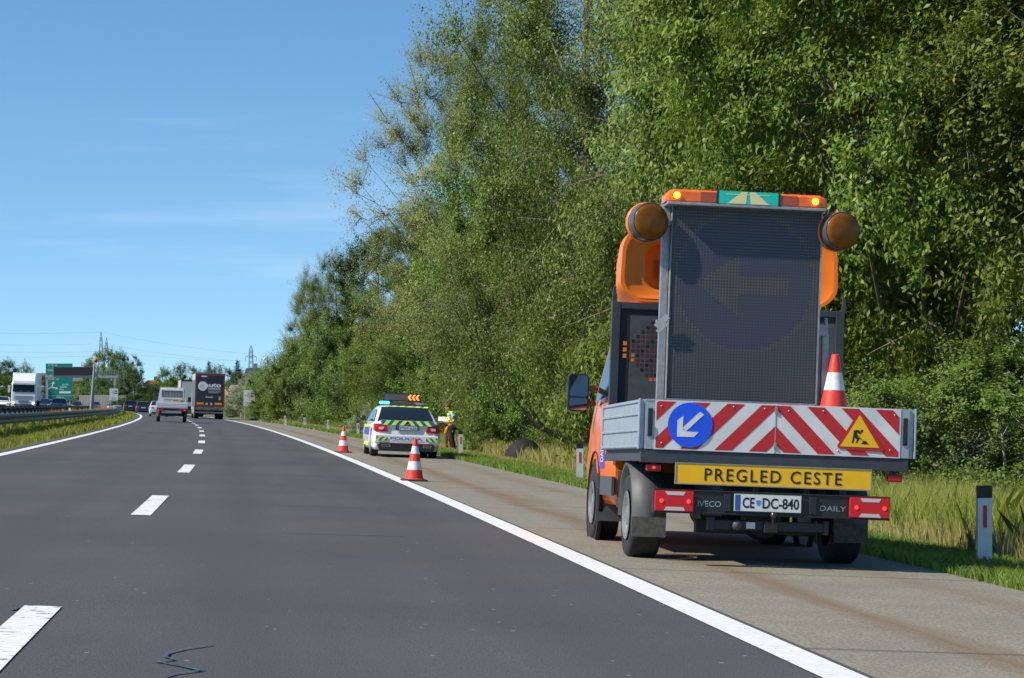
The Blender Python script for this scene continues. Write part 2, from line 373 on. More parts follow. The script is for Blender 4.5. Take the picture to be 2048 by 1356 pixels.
def crown_radius(shape, t):          # t 0..1 from crown base to top
    t = np.clip(t, 0, 1)
    if shape == 'oval': return np.sqrt(np.clip(1-(2*t-.85)**2/1.35, 0.02, 1))
    if shape == 'poplar': return np.clip(.55+.9*t-1.32*t**2.4, .12, 1)
    if shape == 'broad': return np.clip(1.0*np.sqrt(np.clip(1-(t*1.02)**3, .0, 1)), .15, 1)
    if shape == 'cone': return np.clip(1.02-t, .03, 1)
    if shape == 'bush': return np.sqrt(np.clip(1-t**2.2*.93, .02, 1))
def make_tree(seed, H, Rr, base, shape, nc, nl, leaf, lm_, bm, clump=.9, droop=0, asp=.62, sparse=0, trunk_r=.22, lean=0):
    rng = np.random.default_rng(seed)
    C = []
    for _ in range(nc*30):
        if len(C) >= nc: break
        t = rng.uniform(0, 1)**.9; r = Rr*crown_radius(shape, t)*rng.uniform(.28, 1)**.55; a = rng.uniform(0, 2*math.pi)
        rr = 1+.16*math.sin(3*a+seed)+.12*math.sin(5*a+t*9+seed*2)
        p = np.array([r*rr*math.cos(a)+lean*t*H*.25, r*rr*math.sin(a), base+t*(H-base)])
        if all(np.linalg.norm(p-q) > clump*.62 for q in C): C.append(p)
    C = np.array(C); ctr = np.array([0, 0, base+(H-base)*.45])
    pos = []; nrm = []; per = max(1, nl//len(C)); tw = []
    for c in C:
        edge = np.linalg.norm((c-ctr)[:2])/Rr
        rc = clump*rng.uniform(.65, 1.3)*(1-.35*sparse*edge); k = int(per*rng.uniform(.6, 1.4)*(1-.5*sparse*edge)); outd = (c-ctr)/(np.linalg.norm(c-ctr)+1e-6)
        ntw = 18; td = rng.normal(size=(ntw, 3))+outd*1.0+np.array([0, 0, .5-.7*droop]); td /= np.linalg.norm(td, axis=1, keepdims=True)
        ln = rc*rng.uniform(.6, 1.75, ntw)
        for q in range(6): tw.append((c.tolist(), (c+td[q]*ln[q]).tolist()))
        i = rng.integers(0, ntw, k); s = rng.uniform(.1, 1, k)**.8
        d = td[i]*(ln[i]*s)[:, None]; spread = rng.normal(size=(k, 3))*rc*.115; d[:, 2] -= droop*.35*rc*s**2
        pos.append(c+d+spread); nrm.append(outd*.7+td[i]*.5+np.array([-.3, -.2, .55])+rng.normal(size=(k, 3))*.6)
    crown = leaf_mesh('crown', np.concatenate(pos), np.concatenate(nrm), leaf, lm_, asp, rng=rng, droop=droop)
    mb = MB()
    top = H*.86; pts = []
    for i in range(7):
        t = i/6; pts.append((lean*t*H*.2+.12*math.sin(seed+t*5)*t*Rr*.3, .1*math.cos(seed*2+t*4)*t*Rr*.3, -.3+t*(top+.3)))
    mb.tube(pts, [trunk_r*(1.15-.95*i/6) for i in range(7)], 8)
    for k, c in enumerate(C):
        if k % 2 and nc > 40 and not sparse: continue
        hz = float(max(.3, min(c[2]-np.hypot(c[0], c[1])*.75, top*.95))); t = (hz+.3)/(top+.3); j = min(5, int(t*6)); q = t*6-j
        a = Vector(pts[j]).lerp(Vector(pts[j+1]), q); b = Vector(c.tolist()); m_ = a.lerp(b, .5)+Vector((0, 0, -.12*(b-a).length))
        r0 = trunk_r*.34*(1.1-t*.7); mb.tube([a, m_, b], [r0, r0*.6, r0*.22], 5, cap=False)
    for a, b in tw:
        mb.tube([a, tuple(b)], [.012+trunk_r*.03, .004], 3, cap=False)
    tr = mb.build('trunk', bm); tme = tr.data; bpy.data.objects.remove(tr)
    return (tme, crown, H, Rr)
def place_tree(proto, name, X, Y, z, s, rz, label, cat, group=None, sz=None):
    r = empty(name, (X, Y, z), rz); r.scale = (s, s, sz or s); tag(r, label, cat, group)
    a = bpy.data.objects.new('trunk' if 'bush' not in name and 'shrub' not in name else 'stem', proto[0]); COL.objects.link(a); a.parent = r
    b = bpy.data.objects.new('crown' if 'bush' not in name and 'shrub' not in name else 'foliage', proto[1]); COL.objects.link(b); b.parent = r
    return r
M_lpop = leafmat('poplar_leaf', (.085, .145, .018), (.135, .20, .028), (.235, .295, .07), rough=.5, trans=.38, spec=.3)
M_lpale = leafmat('pale_leaf', (.15, .18, .045), (.21, .22, .06), (.29, .275, .10), rough=.55, trans=.35, spec=.25)
M_lche = leafmat('broad_leaf', (.068, .135, .012), (.12, .19, .018), (.23, .285, .045), rough=.5, trans=.4, spec=.3)
M_lbush = leafmat('bush_leaf', (.065, .14, .014), (.11, .20, .02), (.19, .28, .045), rough=.55, trans=.38, spec=.3)
M_lwil = leafmat('willow_leaf', (.17, .22, .10), (.22, .27, .13), (.32, .36, .20), rough=.55, trans=.25)
M_ldark = leafmat('dark_leaf', (.045, .09, .014), (.07, .125, .018), (.10, .16, .028), rough=.55, trans=.25)
M_lcon = leafmat('needle', (.012, .035, .018), (.02, .05, .024), (.03, .065, .03), rough=.6, trans=.05)
T_pop = [make_tree(11+i, 17, 4.6, 1.6, 'poplar', 78, 240000, .078, M_lpop, M_bark, clump=1.45, sparse=.3, trunk_r=.24) for i in range(2)]
T_pale = make_tree(31, 17, 4.6, 4.0, 'oval', 130, 170000, .08, M_lpale, M_bark, clump=1.15, sparse=.4, trunk_r=.14, lean=-.1)
T_che = [make_tree(41, 13, 5.4, 3.7, 'broad', 95, 190000, .14, M_lche, M_bark, clump=1.25, droop=1.3, asp=.42, trunk_r=.26), make_tree(42, 12, 4.6, 1.8, 'broad', 72, 150000, .14, M_lche, M_bark, clump=1.2, droop=1.3, asp=.42, trunk_r=.22)]
T_oval = make_tree(51, 13, 4.2, 1.0, 'oval', 90, 80000, .13, M_lbush, M_bark, clump=1.15, trunk_r=.2)
T_dark = make_tree(52, 12, 3.6, 1.5, 'oval', 80, 60000, .14, M_ldark, M_bark, clump=1.0, trunk_r=.2)
T_bush = [make_tree(61, 3.6, 2.6, .1, 'bush', 60, 60000, .075, M_lbush, M_bark, clump=.62, trunk_r=.05), make_tree(62, 4.2, 2.4, .1, 'bush', 60, 56000, .075, M_lpop, M_bark, clump=.62, trunk_r=.05),
          make_tree(63, 4.0, 2.6, .1, 'bush', 55, 40000, .075, M_lwil, M_bark, clump=.7, trunk_r=.05)]
T_nbush = make_tree(64, 3.0, 2.2, .05, 'bush', 75, 75000, .06, M_lbush, M_barkpale, clump=.5, trunk_r=.04)
T_con = make_tree(71, 12, 3.0, .8, 'cone', 110, 50000, .14, M_lcon, M_bark, clump=.8, droop=.4, trunk_r=.16)
T_sparse = make_tree(81, 12, 3.2, 4.5, 'oval', 42, 14000, .2, M_ldark, M_bark, clump=.85, sparse=.6, trunk_r=.2)
FAR = [make_tree(91, 11, 4.6, .4, 'bush', 60, 26000, .24, M_lbush, M_bark, clump=1.3, trunk_r=.2), make_tree(92, 11, 4.4, .4, 'oval', 60, 26000, .24, M_ldark, M_bark, clump=1.3, trunk_r=.2)]

TR = [  # proto, name, px, Y, top row, scale in plan, label
 (T_che[0], 'broadleaf_tree', 1850, 48, -420, .95, 'broad dark trunked tree with drooping leaves right behind the truck cargo bed'),
 (T_che[1], 'broadleaf_tree', 2190, 44, -380, 1.0, 'broadleaf tree cut by the right picture edge above the nearest white post'),
 (T_che[1], 'broadleaf_tree', 1590, 58, -330, 1.0, 'broadleaf tree with drooping bright leaves directly above the amber light bar'),
 (T_pop[0], 'poplar_tree', 1365, 70, -760, 1.15, 'tall poplar rising behind the orange cab deflector of the truck'),
 (T_pop[1], 'poplar_tree', 1175, 84, -620, 1.12, 'tall poplar whose crown top leaves the picture, midway between truck and open sky'),
 (T_pop[0], 'poplar_tree', 1020, 99, -60, .82, 'poplar at the upper corner of the wood, next right of the loose pale one'),
 (T_pale, 'poplar_tree', 925, 112, 85, 1.0, 'loose pale olive poplar with thin branches against the open sky'),
 (T_pop[1], 'poplar_tree', 850, 128, 400, .85, 'olive green poplar below the loose pale one, behind the police car'),
 (T_dark, 'broadleaf_tree', 755, 150, 462, .85, 'dark green tree whose pointed top stands beside the pale poplar'),
 (T_pop[0], 'poplar_tree', 672, 188, 512, .72, 'grey green tree with rounded top where the wood steps down to the left'),
 (T_pop[1], 'poplar_tree', 620, 215, 545, .6, 'leftmost tall tree at the end of the roadside wood'),
 (T_oval, 'broadleaf_tree', 735, 168, 610, .8, 'olive tree filling the wood edge behind the row of small white posts'),
 (T_oval, 'broadleaf_tree', 955, 122, 380, .95, 'full crowned tree above the officer in the yellow vest'),
 (T_oval, 'broadleaf_tree', 1110, 103, 150, 1.0, 'full crowned tree behind the truck mirror, over the dark dome'),
]
for p, n, px, Y, top, s, lab in TR:
    X = (px-1024)/F*Y; z = zf(X-lx(Y)); H = CAMZ-(top-HZ)/F*Y-z
    place_tree(p, n, X, Y, z-.1, s, random.Random(px).uniform(0, 6.28) if p is not T_pale else .2, lab, 'tree', 'trees of the roadside wood', sz=H/(p[2]+.4))
rr = random.Random(7); k = 0
for Y, u in ((66, 24), (84, 22.5), (98, 20), (112, 21), (128, 19), (145, 20), (163, 19), (183, 18), (206, 18), (55, 19.5), (76, 17)):
    X = lx(Y)+u; px = 1024+F*X/Y
    place_tree([T_oval, T_dark, T_pop[1]][k % 3], 'broadleaf_tree', X, Y, zf(u)-.1, rr.uniform(.9, 1.15), rr.uniform(0, 6), 'tree deep inside the roadside wood showing only through gaps in the front crowns', 'tree', 'inner trees of the roadside wood'); k += 1
BU = [ # proto, px, Y, top row, plan scale, label
 (T_nbush, 2010, 36, 690, 1.0, 'leafy bush behind the nearest white post at the right picture edge'),
 (T_nbush, 1905, 41, 730, .95, 'leafy bush with bare stems just right of the truck bed corner'),
 (T_bush[0], 1775, 49, 850, .7, 'low bush showing behind the cone standing on the truck'),
 (T_bush[1], 1700, 56, 735, .9, 'bush behind the right corner of the truck headboard'),
 (T_bush[0], 1560, 62, 660, 1.0, 'bush hidden for the most part behind the arrow display'),
 (T_bush[1], 1440, 68, 640, 1.0, 'bush behind the left half of the arrow display'),
 (T_bush[0], 1310, 74, 640, 1.05, 'bush behind the truck headboard on its left side'),
 (T_bush[1], 1200, 79, 640, 1.1, 'bush straight behind the truck door mirror'),
 (T_bush[0], 1105, 86, 660, 1.15, 'bush above the dark dome in the grass'),
 (T_bush[0], 1010, 95, 665, 1.15, 'bright bush between the officer and the dark dome'),
 (T_bush[1], 935, 104, 700, 1.1, 'bush right behind the officer with the papers'),
 (T_bush[0], 865, 113, 690, 1.15, 'bush above the lit orange chevrons of the police car'),
 (T_bush[1], 800, 124, 640, 1.25, 'tall bush behind the blue light of the police car'),
 (T_bush[0], 745, 136, 690, 1.2, 'bush over the small grey green shrub beside the police car'),
 (T_bush[1], 700, 150, 640, 1.3, 'tall olive bush above the cone farther from the camera'),
 (T_bush[1], 655, 166, 630, 1.35, 'yellowish tall bush at the foot of the last tall trees'),
 (T_bush[0], 615, 186, 700, 1.3, 'green bush at the left end of the wood'),
 (T_bush[1], 585, 210, 712, 1.3, 'bush whose left side touches the lamp mast'),
 (T_bush[0], 555, 238, 738, 1.3, 'bush directly behind the thin lamp mast'),
 (T_bush[2], 522, 262, 745, 1.2, 'silvery grey bush left of the lamp mast'),
 (T_bush[2], 497, 285, 765, 1.2, 'pale silvery bush above the grey radar notice on the right verge'),
 (T_bush[0], 545, 225, 790, .9, 'low green bush behind the radar notice on the right verge'),
]
for p, px, Y, top, s, lab in BU:
    Y *= 1.13 if 640 < px < 1450 else (1.08 if px > 1450 else 1)
    X = (px-1024)/F*Y; z = zf(X-lx(Y)); H = CAMZ-(top-HZ)/F*Y-z
    place_tree(p, 'bush', X, Y, z-.05, s*1.1, random.Random(px).uniform(0, 6.28), lab, 'bush', 'bushes along the wood edge', sz=H/(p[2]+.3))
X = (735-1024)/F*112; o = place_tree(T_bush[2], 'shrub', X+.1, 112, zf(6.5)-.1, .42, 1, 'small round grey green shrub in the grass left of the police car', 'shrub'); o.scale[2] = .38
X = (1015-1024)/F*82; o = place_tree(T_bush[0], 'shrub', X-.6, 84, zf(7)-.1, .42, 2, 'low bright green shrub between the dark dome and the officer', 'shrub'); o.scale[2] = .38

# far vegetation (all real distances)
FT = [ (FAR[1], 12, 560, 727, 1.1, 'dark tree above the barrier at the left picture edge'), (FAR[0], 45, 600, 734, .9, 'tree above the barrier over the white lorry'),
 (FAR[0], -12, 540, 735, .9, 'tree cut by the left picture edge above the barrier'), (FAR[1], 88, 640, 755, .6, 'small tree between the white lorry and the green sign'),
 (FAR[0], 208, 640, 704, 1.3, 'tall green tree standing in front of the twin pylons'), (FAR[1], 236, 620, 712, 1.15, 'dark tree right of the twin pylons'), (FAR[0], 183, 680, 728, 1.0, 'tree behind the pole with the red cap'),
 (FAR[1], 262, 470, 752, .9, 'dark bushy tree below the thin crowned one'), (FAR[1], 300, 450, 775, .9, 'dark hedge like tree under the orange roof'), (FAR[0], 330, 500, 740, .75, 'tree left of the two lorries, right of the orange roof'),
 (FAR[0], 373, 440, 732, .8, 'tree over the grey lorry'), (FAR[0], 345, 455, 762, .8, 'low tree behind the flatbed pickup'), (FAR[0], 402, 430, 745, .6, 'small tree between the first dark conifer and the lorry roof'),
 (FAR[0], 445, 410, 736, .75, 'bright tree between the two dark conifers'), (FAR[1], 478, 400, 748, .5, 'dark tree just left of the dark blue roof'), (FAR[0], 160, 650, 765, .8, 'tree right of the large green sign'),
 (FAR[1], 232, 580, 768, 1.1, 'dark bush row below the gantry'), (FAR[1], 200, 600, 762, 1.0, 'dark bush row behind the gantry mast'), (FAR[1], 275, 420, 790, .8, 'dark low hedge above the queue of cars'), (FAR[1], 320, 400, 792, .8, 'dark low hedge left of the flatbed pickup'),
 (FAR[0], 457, 330, 795, .35, 'low bush right of the black lorry under the yellow gable')]
for p, px, Y, top, s, lab in FT:
    X = (px-1024)/F*Y; z = zf(X-lx(Y)); H = CAMZ-(top-HZ)/F*Y-z
    place_tree(p, 'distant_tree', X, Y, z-.2, s, px*.7, lab, 'tree', 'distant trees', sz=H/(p[2]+.3))
for px, Y, top, lab in ((418, 420, 722, 'dark conifer right above the black lorry'), (475, 405, 720, 'dark conifer beside the dark blue roof')):
    X = (px-1024)/F*Y; z = zf(X-lx(Y)); H = CAMZ-(top-HZ)/F*Y-z
    place_tree(T_con, 'conifer_tree', X, Y, z, .62, px, lab, 'tree', 'distant conifers', sz=H/12.2)
X = (268-1024)/F*440; z = zf(X-lx(440)); place_tree(T_sparse, 'distant_tree', X, 440, z, .68, 1, 'thin crowned dark tree with sky showing between its branches', 'tree', 'distant trees', sz=(CAMZ+98/F*440-z)/12.2)

# grass: blades
def grass(name, bands, m, label, seed=5, lean=.3, umin=None):
    rng = np.random.default_rng(seed); V = []
    for (y0, y1, u0, u1, n, h, wd) in bands:
        Y = y0+(y1-y0)*rng.uniform(0, 1, n)**1.0; u = rng.uniform(u0, u1, n)
        cl = np.sin(Y*1.9+u*2.3)+np.sin(Y*.7-u*3.1)+np.sin(Y*3.7+u*1.1); keep = rng.uniform(-3.2, 3.2, n) < cl+2.0; Y = Y[keep]; u = u[keep]; n = len(Y)
        lxx = np.array([lx(y) for y in Y]); zz = np.array([zf(a) for a in u]); cl = cl[keep]
        hh = h*rng.uniform(.45, 1.15, n)*(1+.12*cl); a = rng.uniform(0, 2*math.pi, n); ln = hh*lean*rng.uniform(.2, 1.6, n)
        bx = lxx+u; dx = np.cos(a); dy = np.sin(a)*.8; ww = wd*rng.uniform(.6, 1.3, n)
        fa = rng.uniform(0, math.pi, n); wx = np.cos(fa)*ww/2; wy = np.sin(fa)*ww/2
        p = np.empty((n, 5, 3))
        def P3(i, X_, Y_, Z_): p[:, i, 0] = X_; p[:, i, 1] = Y_; p[:, i, 2] = Z_
        P3(0, bx-wx, Y-wy, zz-.03); P3(1, bx+wx, Y+wy, zz-.03)
        P3(2, bx+wx*.8+dx*ln*.35, Y+wy*.8+dy*ln*.35, zz+hh*.6); P3(3, bx+dx*ln, Y+dy*ln, zz+hh); P3(4, bx-wx*.8+dx*ln*.35, Y-wy*.8+dy*ln*.35, zz+hh*.6)
        V.append(p)
    v = np.concatenate(V); n = len(v); me = bpy.data.meshes.new(name); me.vertices.add(5*n); me.vertices.foreach_set('co', v.astype(np.float32).ravel())
    me.loops.add(5*n); me.loops.foreach_set('vertex_index', np.arange(5*n, dtype=np.int32)); me.polygons.add(n)
    me.polygons.foreach_set('loop_start', np.arange(0, 5*n, 5, dtype=np.int32)); me.polygons.foreach_set('loop_total', np.full(n, 5, dtype=np.int32))
    me.update(calc_edges=True); me.materials.append(m); o = bpy.data.objects.new(name, me); COL.objects.link(o)
    tag(o, label, 'grass', kind='stuff'); return o
M_gdry = leafmat('dry_grass_blade', (.34, .33, .09), (.45, .41, .14), (.56, .50, .24), rough=.7, trans=.35, spec=.2, clump=.4, cs=.8)
M_ggrn = leafmat('green_grass_blade', (.12, .20, .025), (.18, .27, .04), (.27, .33, .08), rough=.6, trans=.35, spec=.25, clump=.5, cs=.7)
M_gwild = leafmat('weed_blade', (.17, .24, .028), (.26, .33, .05), (.40, .42, .11), rough=.6, trans=.35, spec=.25, clump=.6, cs=.5)
grass('dry_grass', [(17, 45, 5.4, 9.5, 65000, .62, .0055), (17, 45, 4.3, 5.5, 26000, .34, .005), (45, 100, 4.4, 6.3, 24000, .14, .012), (45, 90, 6.3, 10, 42000, .5, .014), (90, 180, 4.2, 6, 14000, .25, .03), (90, 180, 6, 9, 26000, .5, .03), (180, 330, 4.4, 10, 20000, .4, .06)], M_gdry, 'tall straw coloured grass on the bank beyond the white posts', 5)
grass('weeds', [(17, 45, 4.7, 11, 150000, .62, .008), (45, 90, 4.4, 6.3, 14000, .13, .014), (45, 90, 6.4, 12, 45000, .5, .018), (90, 180, 6, 12, 32000, .5, .04), (180, 330, 6, 14, 20000, .6, .08)], M_gwild, 'green weeds growing among the straw coloured grass', 6, lean=.4)
grass('verge_grass', [(12, 26, 2.86, 5.0, 80000, .11, .007), (26, 60, 2.86, 5.0, 80000, .12, .010), (60, 130, 2.86, 4.8, 45000, .13, .02), (130, 330, 2.86, 4.8, 22000, .18, .05)], M_ggrn, 'short green grass along the edge of the hard shoulder', 7, lean=.6)
grass('median_grass', [(40, 75, -12.6, -7.75, 45000, .13, .012), (75, 140, -12.6, -7.75, 30000, .17, .03), (140, 420, -12.6, -7.75, 22000, .2, .07), (45, 140, -9.4, -8.7, 16000, .24, .025), (60, 260, -12, -10, 9000, .3, .04)], M_gwild, 'rough green weeds under the guardrail between the carriageways', 8, lean=.5)
M_gor = leafmat('rusty_weed_blade', (.28, .13, .03), (.36, .20, .06), (.40, .30, .10), rough=.7, trans=.3, spec=.2)
grass('rusty_weeds', [(125, 300, -11.8, -9.8, 14000, .5, .05)], M_gor, 'rusty brown weeds behind the far bend of the guardrail', 9)

# ------------------------------------------------------------------ vehicle kit
def wheel(parent, c, r, w_, side, rimr=.62, n=28):     # side -1 = left (rim faces -x)
    t = MB(); x0, x1 = c[0]-w_/2, c[0]+w_/2
    t.lathe([(r*.6, x0+.01), (r*.93, x0), (r*.985, x0+w_*.1), (r, x0+w_*.25), (r, x1-w_*.25), (r*.985, x1-w_*.1), (r*.93, x1), (r*.6, x1-.01)], (0, c[1], c[2]), 'X', n)
    for k in range(3):
        xx = c[0]+(k-1)*w_*.2; t.lathe([(r*1.004, xx-.004), (r*1.004, xx+.004)], (0, c[1], c[2]), 'X', n)
    tt = t.build('wheel', M_rubber, parent)
    m = MB(); xo = x0 if side < 0 else x1; s = side
    m.lathe([(r*rimr, xo+s*.004), (r*rimr*.93, xo+s*.012), (r*rimr*.85, xo-s*.03), (r*.3, xo-s*.045), (r*.24, xo-s*.005), (.001, xo-s*.002)], (0, c[1], c[2]), 'X', n)
    m.build('rim', M_rim, tt)
    return tt
def loft(mb, secs, smooth=True, cap=True):
    n = len(secs[0]); vs = [p for s in secs for p in s]; fs = []
    for j in range(len(secs)-1):
        for i in range(n): fs.append((j*n+i, j*n+(i+1) % n, (j+1)*n+(i+1) % n, (j+1)*n+i))
    mb.add(vs, fs, smooth)
    if cap: mb.add(secs[0], [tuple(range(n))[::-1]], False); mb.add(secs[-1], [tuple(range(n))], False)
def interp(pts, x):
    if x <= pts[0][0]: return pts[0][1]
    for (a, za), (b, zb) in zip(pts, pts[1:]):
        if x <= b: return za+(zb-za)*(x-a)/(b-a)
    return pts[-1][1]

# ------------------------------------------------------------------ the road service pickup truck
D0 = 18.75
tx, ty = 2.075, D0
truck = empty('service_truck', (tx, ty, zf(tx-lx(ty))-.005), head(ty)-.030)
truck.rotation_euler = (math.radians(-1.3), math.radians(2.25), head(ty)-.030)
tag(truck, 'orange road service pickup truck with raised black arrow display and striped tailgate', 'truck')
bpy.context.view_layer.update()
TM = truck.matrix_world.copy() if truck.matrix_world.translation.length > .1 else Matrix.LocRotScale(truck.location, truck.rotation_euler, None)
TI = TM.inverted(); CO = TI @ Vector((0, 0, CAMZ))
def T(px, py, dy):                  # photo pixel on the truck's plane local y = dy -> local point
    d = TI.to_3x3() @ Vector(((px-1024)/F, 1, (HZ-py)/F)); t = (dy-CO.y)/d.y; return CO+d*t
def txz(px, py, dy): q = T(px, py, dy); return (q.x, q.z)
# load bed
hl = T(1281, 850, 0).x; hr = T(1829, 870, 0).x
zt = (T(1310, 797, 0).z+T(1800, 820, 0).z)/2; zb = (T(1310, 897, 0).z+T(1800, 918, 0).z)/2
bl, br = hl, hr; HB = zt-zb; LB = 2.36
def side_panel(x0, x1):
    m = MB(); m.bb((x0, .03, zb), (x1, LB, zt))
    s = -1 if x0 < 0 else 1; xo = x0 if s < 0 else x1
    for fz in (.02, .35, .68, .93):
        m.bb((xo, .06, zb+HB*fz), (xo+s*.012, LB-.03, zb+HB*(fz+.05)))
    m.bb((min(xo, xo+s*.016), .0, zb-.002), (max(xo, xo+s*.016), .05, zt+.004)); m.bb((min(xo, xo+s*.014), LB-.04, zb), (max(xo, xo+s*.014), LB, zt+.01))
    return m.build('side_panel', M_alu, truck, bevel=.004)
side_panel(bl, bl+.035); side_panel(br-.035, br)
m = MB(); xa = T(1309, 850, 0).x; xb = T(1801, 870, 0).x; xc = T(1551, 860, 0).x
m.bb((bl+.036, .004, zb), (xa-.002, .04, zt)); m.bb((bl+.036, .0, zt-.012), (xa-.004, .003, zt+.002)); m.build('corner_post', M_alu, truck, bevel=.003)
m = MB(); m.bb((xb+.002, .004, zb), (br-.036, .04, zt)); m.build('corner_post', M_alu, truck, bevel=.003)
for xx in (bl+.075, br-.075):
    m = MB(); m.bb((xx-.018, -.006, zb+.1), (xx+.018, .003, zt-.07)); m.bb((xx-.012, -.016, zb+.12), (xx+.012, -.007, zb+.2)); m.build('latch', M_black, truck, bevel=.002)
tg = MB(); tg.bb((xa, .0, zb), (xc-.003, .035, zt)); tg.bb((xc+.003, .0, zb), (xb, .035, zt))
tg.mi = 1
for s, e0, e1 in ((-1, xa+.012, xc-.004), (1, xc+.004, xb-.012)):
    W_ = abs(e1-e0)
    for k in range(-3, 6):
        a = -.03+k*.272; b = a+.140       # bands of v = t-d, d = depth below the top, t = distance from the seam
        poly = [(0, 0), (W_, 0), (W_, HB-.022), (0, HB-.022)]
        poly = clip(poly, 1, -1, b); 
        if len(poly) > 2: poly = clip(poly, -1, 1, -a)
        if len(poly) > 2:
            x_ = (lambda t: (e1-t) if s < 0 else (e0+t)); tg.flat([(x_(p[0]), zt-.011-p[1]) for p in poly], -.0015)
tg.mi = 2
for bx_, bz_ in ((xa+.05, zt-.05), (xb-.05, zt-.05), (xc-.09, zt-.04), (xc+.10, zt-.05), (xa+.62, zt-.035), (xb-.62, zt-.04), (xa+.06, zb+.05), (xb-.08, zb+.06), (xc+.5, zb+.04)): tg.lathe([(.008, -.002), (.006, -.006), (.001, -.007)], (bx_, 0, bz_), 'Y', 8)
tgo = tg.build('tailgate', [M_whitedirty, M_red, M_galv], truck)
m = MB(); m.box((xc, -.006, zt-.05), (.02, .01, .05)); m.box((xc, -.006, zb+.06), (.02, .01, .05)); m.bb((xc-.004, -.003, zb+.005), (xc+.004, 0, zt-.02)); m.build('hinge', M_galv, tgo, bevel=.002)
# blue keep left disc
c0 = txz(1380, 850, 0); rd = .175
m = MB(); m.flat([(c0[0]+rd*math.cos(a*math.pi/24), c0[1]+rd*math.sin(a*math.pi/24)) for a in range(48)], -.007, .003)
m.mi = 1; q = math.sqrt(.5); R2 = lambda a, b: (c0[0]-a*q+b*q, c0[1]-a*q-b*q)   # a along the arrow (down left), b across
def PX(x, y): return txz(x/6.165+1300, y/6.165+780, 0)
m.flat([PX(*p) for p in ((615, 268), (665, 305), (440, 510), (400, 465))], -.009)
m.flat([PX(*p) for p in ((330, 575), (335, 372), (410, 318), (402, 490))], -.0092); m.flat([PX(*p) for p in ((330, 575), (400, 485), (445, 510), (597, 520), (540, 580))], -.0094)
m.build('keep_left_disc', [M_blue, M_whitecone], tgo)
# road works triangle
def PY(x, y): q_ = txz(x/2.947+1480, y/2.947+740, 0); return (q_[0]-.004, q_[1]+.021)
m = MB(); m.flat([PY(*p) for p in ((700, 262), (716, 262), (850, 485), (838, 502), (582, 478), (574, 462))], -.006, .002)
m.mi = 1; m.flat([PY(*p) for p in ((708, 281), (822, 476), (590, 466))], -.0085)
m.mi = 2
for poly in (((672, 372), (700, 368), (712, 384), (702, 392), (690, 384), (694, 412), (706, 418), (690, 446), (683, 446), (690, 424), (676, 414), (668, 446), (659, 446), (668, 404)),
             ((712, 370), (724, 368), (727, 376), (718, 382), (711, 378)), ((690, 402), (695, 400), (740, 446), (733, 446)), ((704, 392), (722, 372), (726, 376), (706, 398)), ((712, 452), (733, 434), (742, 434), (760, 455))):
    m.flat([PY(*p) for p in poly], -.010)
m.build('road_works_triangle', [M_red, M_yellow, M_ink], tgo)
# bed floor and frame beam
m = MB(); m.bb((bl+.036, .04, zb-.03), (br-.036, LB, zb+.0)); m.build('load_floor', M_grey, truck)
zf1 = T(1540, 934, 0).z
m = MB(); m.bb((bl+.01, .01, zf1), (br-.04, .06, zb-.004)); m.bb((bl+.02, .06, zf1+.01), (bl+.07, LB, zb-.032)); m.bb((br-.09, .06, zf1+.01), (br-.04, LB, zb-.032))
for i in range(5): m.bb((bl+.08, .5+i*.5, zf1+.02), (br-.1, .56+i*.5, zb-.034))
m.build('bed_frame', M_dkgrey, truck, bevel=.004)
m = MB(); zc = zf1-.28
for xx in (-.38, .38): m.bb((xx-.035, .25, zc), (xx+.035, 5.0, zf1-.01))
m.bb((-.37, .3, zc+.02), (.37, .36, zf1-.02)); m.bb((-.5, .95, .24), (.5, 1.06, .35)); m.lathe([(.001, -.14), (.15, -.13), (.17, 0), (.15, .13), (.001, .14)], (0.05, 1.0, .36), 'Y', 16)
m.lathe([(.001, -.3), (.2, -.29), (.21, 0), (.2, .29), (.001, .3)], (-.12, 2.2, .42), 'Y', 16); m.bb((.42, 1.8, .38), (.85, 2.7, .75)); m.bb((-.95, 1.7, .40), (-.5, 2.6, .72))
m.tube([(-.62, .5, .45), (-.5, .45, .42), (-.42, .15, .43)], .035, 10); m.bb((-.2, .05, .55), (-.16, 1.0, .8)); m.bb((.2, .05, .5), (.24, 1.0, .8))
m.build('chassis', M_black, truck, bevel=.005)
# yellow legend plate
a = T(1353, 924, -.02); b = T(1742, 943, -.02); zz0 = T(1353, 965, -.02).z; zz1 = T(1742, 981, -.02).z; zp0, zp1 = (zz0+zz1)/2, (a.z+b.z)/2
m = MB(); m.bb((a.x, -.02, zp0), (b.x, .0, zp1)); pl_ = m.build('legend_plate', M_yellow, truck)
m = MB(); t_ = .008
for p, q in (((a.x-t_, zp0-t_), (b.x+t_, zp0-.0005)), ((a.x-t_, zp1+.0005), (b.x+t_, zp1+t_)), ((a.x-t_, zp0), (a.x-.0005, zp1)), ((b.x+.0005, zp0), (b.x+t_, zp1))): m.bb((p[0], -.024, p[1]), (q[0], .0, q[1]))
m.build('plate_frame', M_galv, pl_)
zl0 = zp0+.030; zl1 = zp1-.034
textmesh('PREGLED CESTE', 'lettering', M_ink, pl_, T(1409, 950, -.02).x, T(1684, 950, -.02).x, zl0-.004, zl1+.004, -.0225, bold=.008, sp=1.22)
